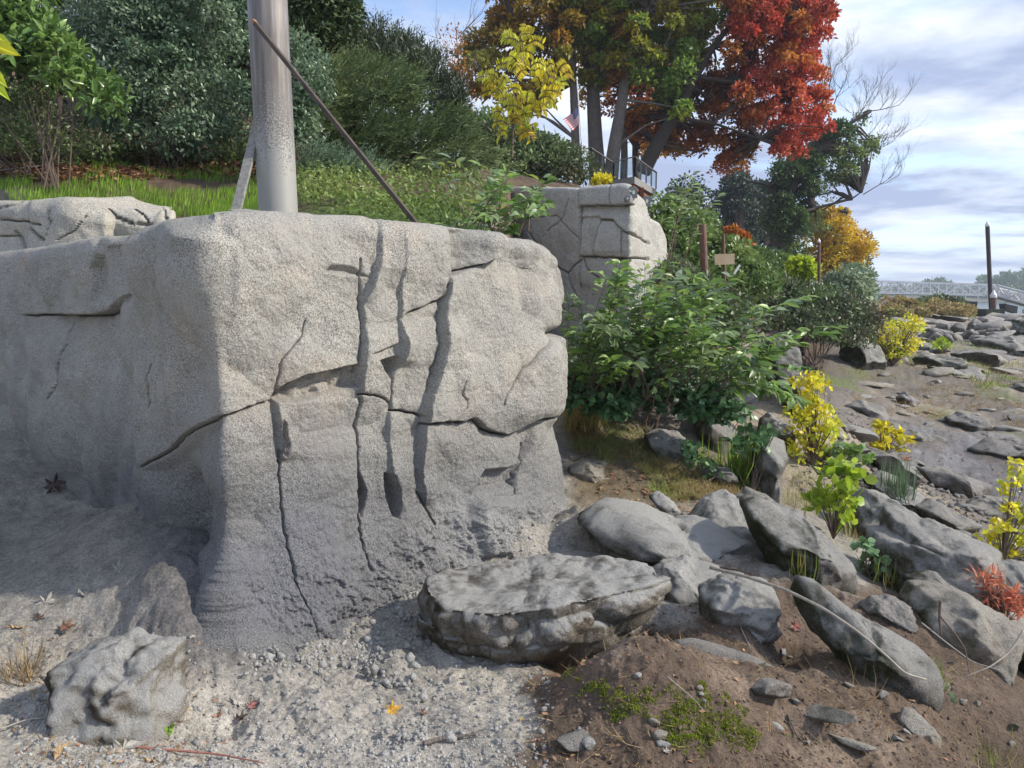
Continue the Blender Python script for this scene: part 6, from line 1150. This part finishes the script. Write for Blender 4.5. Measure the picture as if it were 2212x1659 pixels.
plant('small_herb', (350, 1590), [(330, 1590), (340, 1570), (372, 1570), (378, 1592)], 6, 8, 60, 10, LEAF_RND, g_grass, 'tiny green herb at the foot of the corner boulder', 'herb', 109, .08)
plant('small_herb', (2075, 1585), [(2040, 1580), (2060, 1555), (2085, 1560), (2095, 1590)], 6, 8, 70, 10, LEAF_RND, g_grass, 'small green herb beside the lone brown stone', 'herb', 111, .08)
plant('dull_leaf_plant', (2040, 1525), [(2010, 1525), (2025, 1505), (2065, 1510), (2080, 1530)], 7, 9, 26, 20, LEAF_RND, g_berry, 'low dull leaved plant amid dead leaves behind the lone stone', 'plant', 113, .08, base=.9)
def tuft(name, foot, n, hpx, spread, m_, lab, seed, lean=.5, wk=.6, tb=.6, wind=(0, 0, 0)):
    g_ = ground_hit(*foot); y = g_[1]; rg = np.random.RandomState(seed); P = g_+rg.randn(n, 3)*np.array([spread, spread, 0])/F*y; o_ = blades(name, P, hpx/F*y, m_, seed, lean=lean, wk=wk, tb=tb, wind=wind); tag(o_, lab, 'grass'); return o_
tuft('grass_tuft', (1600, 1040), 240, 95, 24, g_grass, 'tall bright green grass tuft beside the lichened upright rock', 121, .6, .5)
tuft('grass_tuft', (1265, 925), 200, 85, 22, g_dry, 'yellow drooping grass tuft at the right edge of the rock face', 122, .9, .5, .7)
tuft('rush_tuft', (1940, 1090), 170, 90, 16, g_nand, 'spiky dark rush tuft among the slabs', 123, .55, .35)
tuft('grass_tuft', (1730, 1250), 60, 70, 12, g_dry, 'small yellow green grass tuft at the foot of the big sloping boulder', 124, .6, .5, .85)
tuft('grass_tuft', (1700, 1170), 26, 90, 10, g_dry, 'few tall straw blades in front of the mossy boulder side', 125, .8, .4, .5)
tuft('grass_tuft', (1925, 1265), 50, 70, 22, g_dry, 'short yellow grass beside the grey green weed', 126, .6, .6, .8)
tuft('grass_tuft', (2010, 1490), 40, 60, 14, g_grass, 'green grass tuft at the tip of the long mossy rock', 127, .8, .5)
tuft('grass_tuft', (1640, 1130), 90, 60, 30, g_dry, 'ochre grass tuft behind the wedge shaped rock', 128, .8, .5, .6)
tuft('grass_tuft', (2130, 1640), 160, 60, 40, g_dry, 'trailing pale grass at the bottom right corner', 129, 1.0, .4, .7)
tuft('straw_clump', (1850, 1525), 110, 120, 30, g_dry, 'flattened straw clump on brown soil near the lone stone', 130, 1.0, .3, .2, (-.9, 0, -.85))
tuft('root_tuft', (45, 1470), 70, 90, 22, g_dry, 'tuft of bare pale roots beside the corner boulder', 131, .9, .45, .15)
# ------------------------------------------------------------------ twigs, vines and leaves lying about
palew = simple('pale_vine', (.36, .32, .26), .7, nscale=30); redst = simple('red_stem', (.33, .13, .10), .6, nscale=30)
def vine(pts, wpx, m_, lab, name='twig', lift=.03, cat='twig', absz=None):
    G = [ground_hit(u, v)+np.array([0, 0, lift]) for u, v in pts]; Q = interp_path(np.array(G), 6*len(pts)); ob = mesh(name, *tube(Q, list(np.linspace(wpx, wpx*.45, len(Q))/F*Q[:, 1]*.5), 6), m_, smooth=True); tag(ob, lab, cat); return ob
def vineP(pts, ys, wpx, m_, lab, name='twig', cat='twig'):
    Q = interp_path(np.array([list(map(float, W(a, b, y))) for (a, b), y in zip(pts, ys)]), 6*len(pts)); ob = mesh(name, *tube(Q, list(np.linspace(wpx, wpx*.5, len(Q))/F*Q[:, 1]*.5), 6), m_, smooth=True); tag(ob, lab, cat); return ob
vineP([(1535, 1226), (1610, 1245), (1700, 1275), (1780, 1315), (1850, 1362), (1910, 1412), (1955, 1455), (2000, 1468)], [4.75, 4.5, 4.15, 3.85, 3.7, 3.55, 3.5, 3.5], 9, palew, 'long pale vine curving over the tapering mossy rock', 'vine', 'vine')
vineP([(2031, 1297), (2029, 1335), (2033, 1374)], [4.25, 4.25, 4.25], 7, twigm, 'short upright twig standing on the smooth tan boulder')
vineP([(2030, 1330), (2060, 1365), (2085, 1400), (2095, 1460)], [4.2, 4.15, 4.1, 4.05], 4, twigm, 'thin curved stem bending over the smooth tan boulder')
vineP([(1990, 1345), (2040, 1385), (2100, 1430), (2160, 1448)], [4.3, 4.2, 4.1, 4.05], 4, palew, 'second thin stem crossing the smooth tan boulder lower down')
vineP([(2212, 1360), (2180, 1410), (2140, 1440), (2085, 1462)], [4.1, 4.05, 4.0, 4.0], 5, palew, 'pale stem reaching in from the right edge over the dark gap')
vine([(290, 1628), (380, 1636), (470, 1644), (570, 1662)], 7, redst, 'reddish stem lying on gravel at the bottom left', 'stem', cat='stem')
vine([(110, 1500), (180, 1540), (230, 1560), (300, 1590), (360, 1618)], 5, palew, 'long pale twig running under the corner boulder')
vine([(0, 1590), (60, 1570), (140, 1562), (230, 1572)], 4, palew, 'thin straw coloured twig left of the corner boulder')
vine([(90, 1475), (120, 1480), (150, 1470), (180, 1455)], 7, palew, 'forked pale root end on the left gravel')
vine([(915, 1622), (950, 1610), (990, 1606), (1030, 1600)], 12, bark, 'weathered driftwood stick on the grey gravel near the bottom', 'stick', cat='stick')
vine([(1445, 1275), (1435, 1300), (1420, 1318)], 7, palew, 'short pale stick at the tip of the long flat slab', 'stick', .06, 'stick')
vine([(1400, 1320), (1385, 1350), (1360, 1380), (1330, 1392)], 6, bark, 'curved root at the mouth of the dark hollow', 'root', .04, 'root')
vine([(1575, 1325), (1600, 1370), (1620, 1410)], 4, palew, 'thin pale twig slanting below the rounded dusty stone')
vine([(1628, 1310), (1622, 1340), (1620, 1352)], 6, bark, 'short grey peg of wood against the rounded dusty stone', 'peg', .05, 'peg')
vine([(1540, 1232), (1600, 1240)], 8, bark_dk, 'charred short stick on the dusty ridge', 'stick', .02, 'stick')
vine([(0, 385), (80, 376), (170, 362)], 4, bark, 'fallen thin branch on the grassy slope at the far left', 'branch', .1, 'branch')
vine([(1960, 1545), (1940, 1500), (1990, 1460)], 4, bark, 'thin dark stem behind the lone brown stone', 'stem', .03, 'stem')
vine([(2030, 1520), (2100, 1540), (2170, 1590)], 3, bark_dk, 'fine dark root crossing soil at the bottom right', 'root', .01, 'root')
vine([(1700, 1560), (1720, 1600), (1760, 1640)], 5, bark, 'bent dark root right of the mossy hump', 'root', .02, 'root')
vine([(1440, 1520), (1500, 1570), (1520, 1600)], 2.5, palew, 'hair thin straw lying across the moss', 'straw', .12, 'straw')
LB = lobed(); LB3 = lobed(3)
def leafmat1(name, c1, c2): return simple(name, c1, .65, nscale=40, col2=c2, bump=.3)
l_y = leafmat1('yellow_dead_leaf', (.55, .36, .04), (.38, .19, .04)); l_b = leafmat1('brown_dead_leaf', (.20, .10, .06), (.10, .05, .03)); l_g = leafmat1('dusty_dead_leaf', (.36, .34, .30), (.24, .22, .19)); l_t = leafmat1('tan_dead_leaf', (.42, .31, .18), (.28, .19, .10)); l_d = leafmat1('dark_dead_leaf', (.07, .045, .04), (.04, .025, .02)); l_r = leafmat1('red_dead_leaf', (.30, .12, .10), (.18, .07, .06))
def fleaf(u, v, wpx, m_, lab, rot=0, tilt=.3, curl=.5, tpl=LB, lift=.012, asp=1.0, P=None):
    g_ = ground_hit(u, v) if P is None else P; s = wpx/F*g_[1]*.8; V = [(a*s-.4*s, b*s*asp, (c_*s+curl*s*(b*b*.6+(a-.35)**2*.5))) for a, b, c_ in tpl[0]]; ob = mesh('fallen_leaf', V, tpl[1], m_); ob.location = (g_[0], g_[1], g_[2]+lift+.1*s); ob.rotation_euler = (tilt, .2*math.sin(u), rot); tag(ob, lab, 'leaf')
    return ob
for q in [(848, 1543, 56, l_y, 'curled yellow and brown leaf on the grey gravel', .6, .6, .9), (914, 1548, 34, l_b, 'small brown oak leaf right of the curled yellow leaf', 2, .4, .6), (118, 1058, 70, l_d, 'dark brown leaves stuck on the shaded mud at the left', .4, .9, .7),
          (262, 1240, 60, l_g, 'mud coated grey leaf on the left slope', 1, .9, .6), (180, 1290, 56, l_g, 'grey dust covered leaf left of the mud coated one', 2.3, .7, .4), (100, 1312, 70, l_g, 'flat grey leaf with a dark edge on the left slope', .2, .6, .5), (85, 1345, 40, l_d, 'dark curled leaf left of the dried brown leaf', 1.2, .5, .9), (145, 1362, 50, l_b, 'dried dark brown leaf above the corner boulder', .3, .5, .9),
          (40, 1365, 56, l_t, 'tan leaf on gravel at the left edge', 2.6, .3, .4), (270, 1632, 110, l_g, 'big dusty grey maple leaf at the bottom edge', .5, .5, .4), (130, 1640, 80, l_t, 'upright tan leaf near the bottom left corner', 1.6, 1.2, .8), (330, 1655, 70, l_t, 'golden brown leaf overlapping the big dusty leaf', 2.8, .4, .4), (240, 1662, 60, l_y, 'yellow leaf edge at the bottom of the view', 3.4, .3, .4),
          (515, 1525, 56, l_g, 'grey pointed leaf in the hollow right of the corner boulder', 1.3, .8, .5), (545, 1535, 36, l_r, 'rust red leaf beside the grey pointed leaf', .7, .6, .8), (480, 1550, 36, l_b, 'brown leaf at the left of the leaf filled hollow', 2.1, .5, .7), (520, 1560, 46, l_d, 'black wet leaf at the bottom of the hollow', .2, .3, .9), (590, 1572, 44, l_r, 'reddish brown leaf at the right end of the hollow', 2.9, .4, .7), (560, 1568, 40, l_d, 'dark ragged leaf beside the reddish brown leaf', 1.8, .3, .8),
          (885, 1392, 36, l_b, 'brown leaf leaning on a cement lump', .8, 1.0, .7), (1322, 1378, 34, l_y, 'small yellow and tan leaf at the mouth of the hollow', 1.4, .7, .9), (1718, 1362, 44, l_r, 'pinkish dead leaf deep in the gap between rocks', .4, .9, .4), (1880, 1250, 50, l_d, 'dark dead leaf under the grey green weed', 1.1, .9, .6), (1930, 1270, 34, l_b, 'brown leaf at the base of the largest boulder', 2.2, .6, .6),
          (1990, 1490, 40, l_b, 'brown oak leaf between the long rock and the lone stone', .3, .7, .6), (2030, 1510, 44, l_b, 'dead oak leaf behind the dull leaved plant', 1.9, .8, .6), (2070, 1530, 36, l_t, 'pale tan leaf right of the dull leaved plant', 2.7, .5, .6), (2130, 1480, 30, l_t, 'light curled leaf below the smooth tan boulder', .9, .5, .8), (2110, 1470, 26, l_t, 'small light leaf close under the smooth tan boulder', 2.4, .5, .8), (2110, 1600, 30, l_b, 'brown leaf right of the small green herb', 1.5, .5, .7),
          (1255, 985, 44, l_b, 'brown maple leaf at the foot of the yellow drooping grass', .5, .8, .7), (1300, 990, 40, l_t, 'tan maple leaf above the pale pointed slab', 1.4, .8, .7), (1335, 985, 40, l_b, 'curled brown leaf right of the tan maple leaf', 2.5, .9, .8), (1560, 1090, 30, l_d, 'dark red leaf in the grass behind the wedge rock', .6, .7, .6), (1440, 1470, 30, l_t, 'pale forked leaf scrap on the brown soil', 1.1, .3, .3), (1440, 1630, 30, l_g, 'white papery leaf scrap near the bottom centre', .3, .2, .2), (1290, 1640, 24, l_t, 'tiny tan leaf scrap at the bottom centre', 1.9, .2, .3), (700, 1260, 26, l_g, 'small grey leaf stuck at the foot of the rock face', .4, 1.1, .3)]:
    u, v, w_, m_, lab, rot, tilt, curl = q; fleaf(u, v, w_, m_, lab, rot, tilt, curl)
def litter(name, P, size, m_, seed, lab, tpl=LEAF_LOW):
    r = rnd(0, seed); n = len(P); cl = (P+np.array([0, 0, .006]), norm(r.randn(n, 3)*np.array([1, 1, .25])), norm(r.randn(n, 3)*.5+np.array([0, 0, 1])), r.uniform(0, 1, n)); tag(leafmesh(name, cl, size, tpl, m_, None, seed, .6), lab, kind='stuff')
litter('leaf_scraps', gsample([(1150, 1380), (1500, 1260), (2212, 1330), (2212, 1700), (1100, 1700)], 620, 81, 2.2, 6.5), .022, g_litter, 82, 'brown leaf scraps and bark bits on the earth')
litter('leaf_scraps', gsample([(-40, 1340), (420, 1370), (560, 1560), (400, 1690), (-40, 1690)], 420, 83, 2.2, 4.8), .020, g_litter, 84, 'dead plant bits on the gravel at the bottom left')
litter('leaf_scraps', gsample([(1215, 870), (1500, 960), (1700, 1080), (1640, 1140), (1300, 1080)], 900, 85, 5.6, 10), .05, g_litter, 86, 'fallen leaf bits in the dry grass')
litter('beach_debris', gsample([(1780, 780), (2260, 740), (2260, 1150), (1900, 1120), (1760, 900)], 1500, 87, 8, 34), .05, g_litter, 88, 'dark plant debris washed up between the beach stones')
tw = gsample([(-40, 1380), (380, 1400), (460, 1690), (-40, 1690)], 420, 89, 2.2, 4.6); tw[:, 2] += .008; tag(blades('dry_straws', tw, .11, g_dry, 90, lean=1, flat=.95, wk=.36, tb=.2, tv=.15), 'dry straws and rootlets on the gravel at the bottom left', kind='stuff')
gv_ = gsample([(-40, 1480), (420, 1600), (1100, 1560), (1160, 1700), (-40, 1700)], 1500, 93, 2.2, 3.6); clods('pale_gravel', gv_, .004, .013, stonemat('pale_gravel_stone', (.36, .35, .33, 1), (.46, .45, .43, 1), (.58, .57, .55, 1), lichen=0, grain=.4), 94, 'pale gravel grains along the bottom edge')
rk = gsample([(1700, 1050), (1800, 880), (1930, 900), (1990, 1030), (2260, 1110), (2260, 1250), (1900, 1160)], 1100, 95, 7, 18); clods('beach_shingle', rk, .02, .10, slab_grey, 96, 'small shingle between the beach rocks')
# ------------------------------------------------------------------ air
hm_, t_, o_ = mat('river_haze'); pv = nd(t_, 'ShaderNodeVolumePrincipled', {'Color': (.72, .82, .95, 1), 'Density': .0005, 'Anisotropy': .2}); t_.links.new(pv.outputs[0], o_.inputs[1])
V, Fa = box(-1600, 1600, -1600, 1600, -6.5, 46); hz_ = mesh('haze', V, Fa, hm_); tag(hz_, 'thin river haze', kind='stuff')
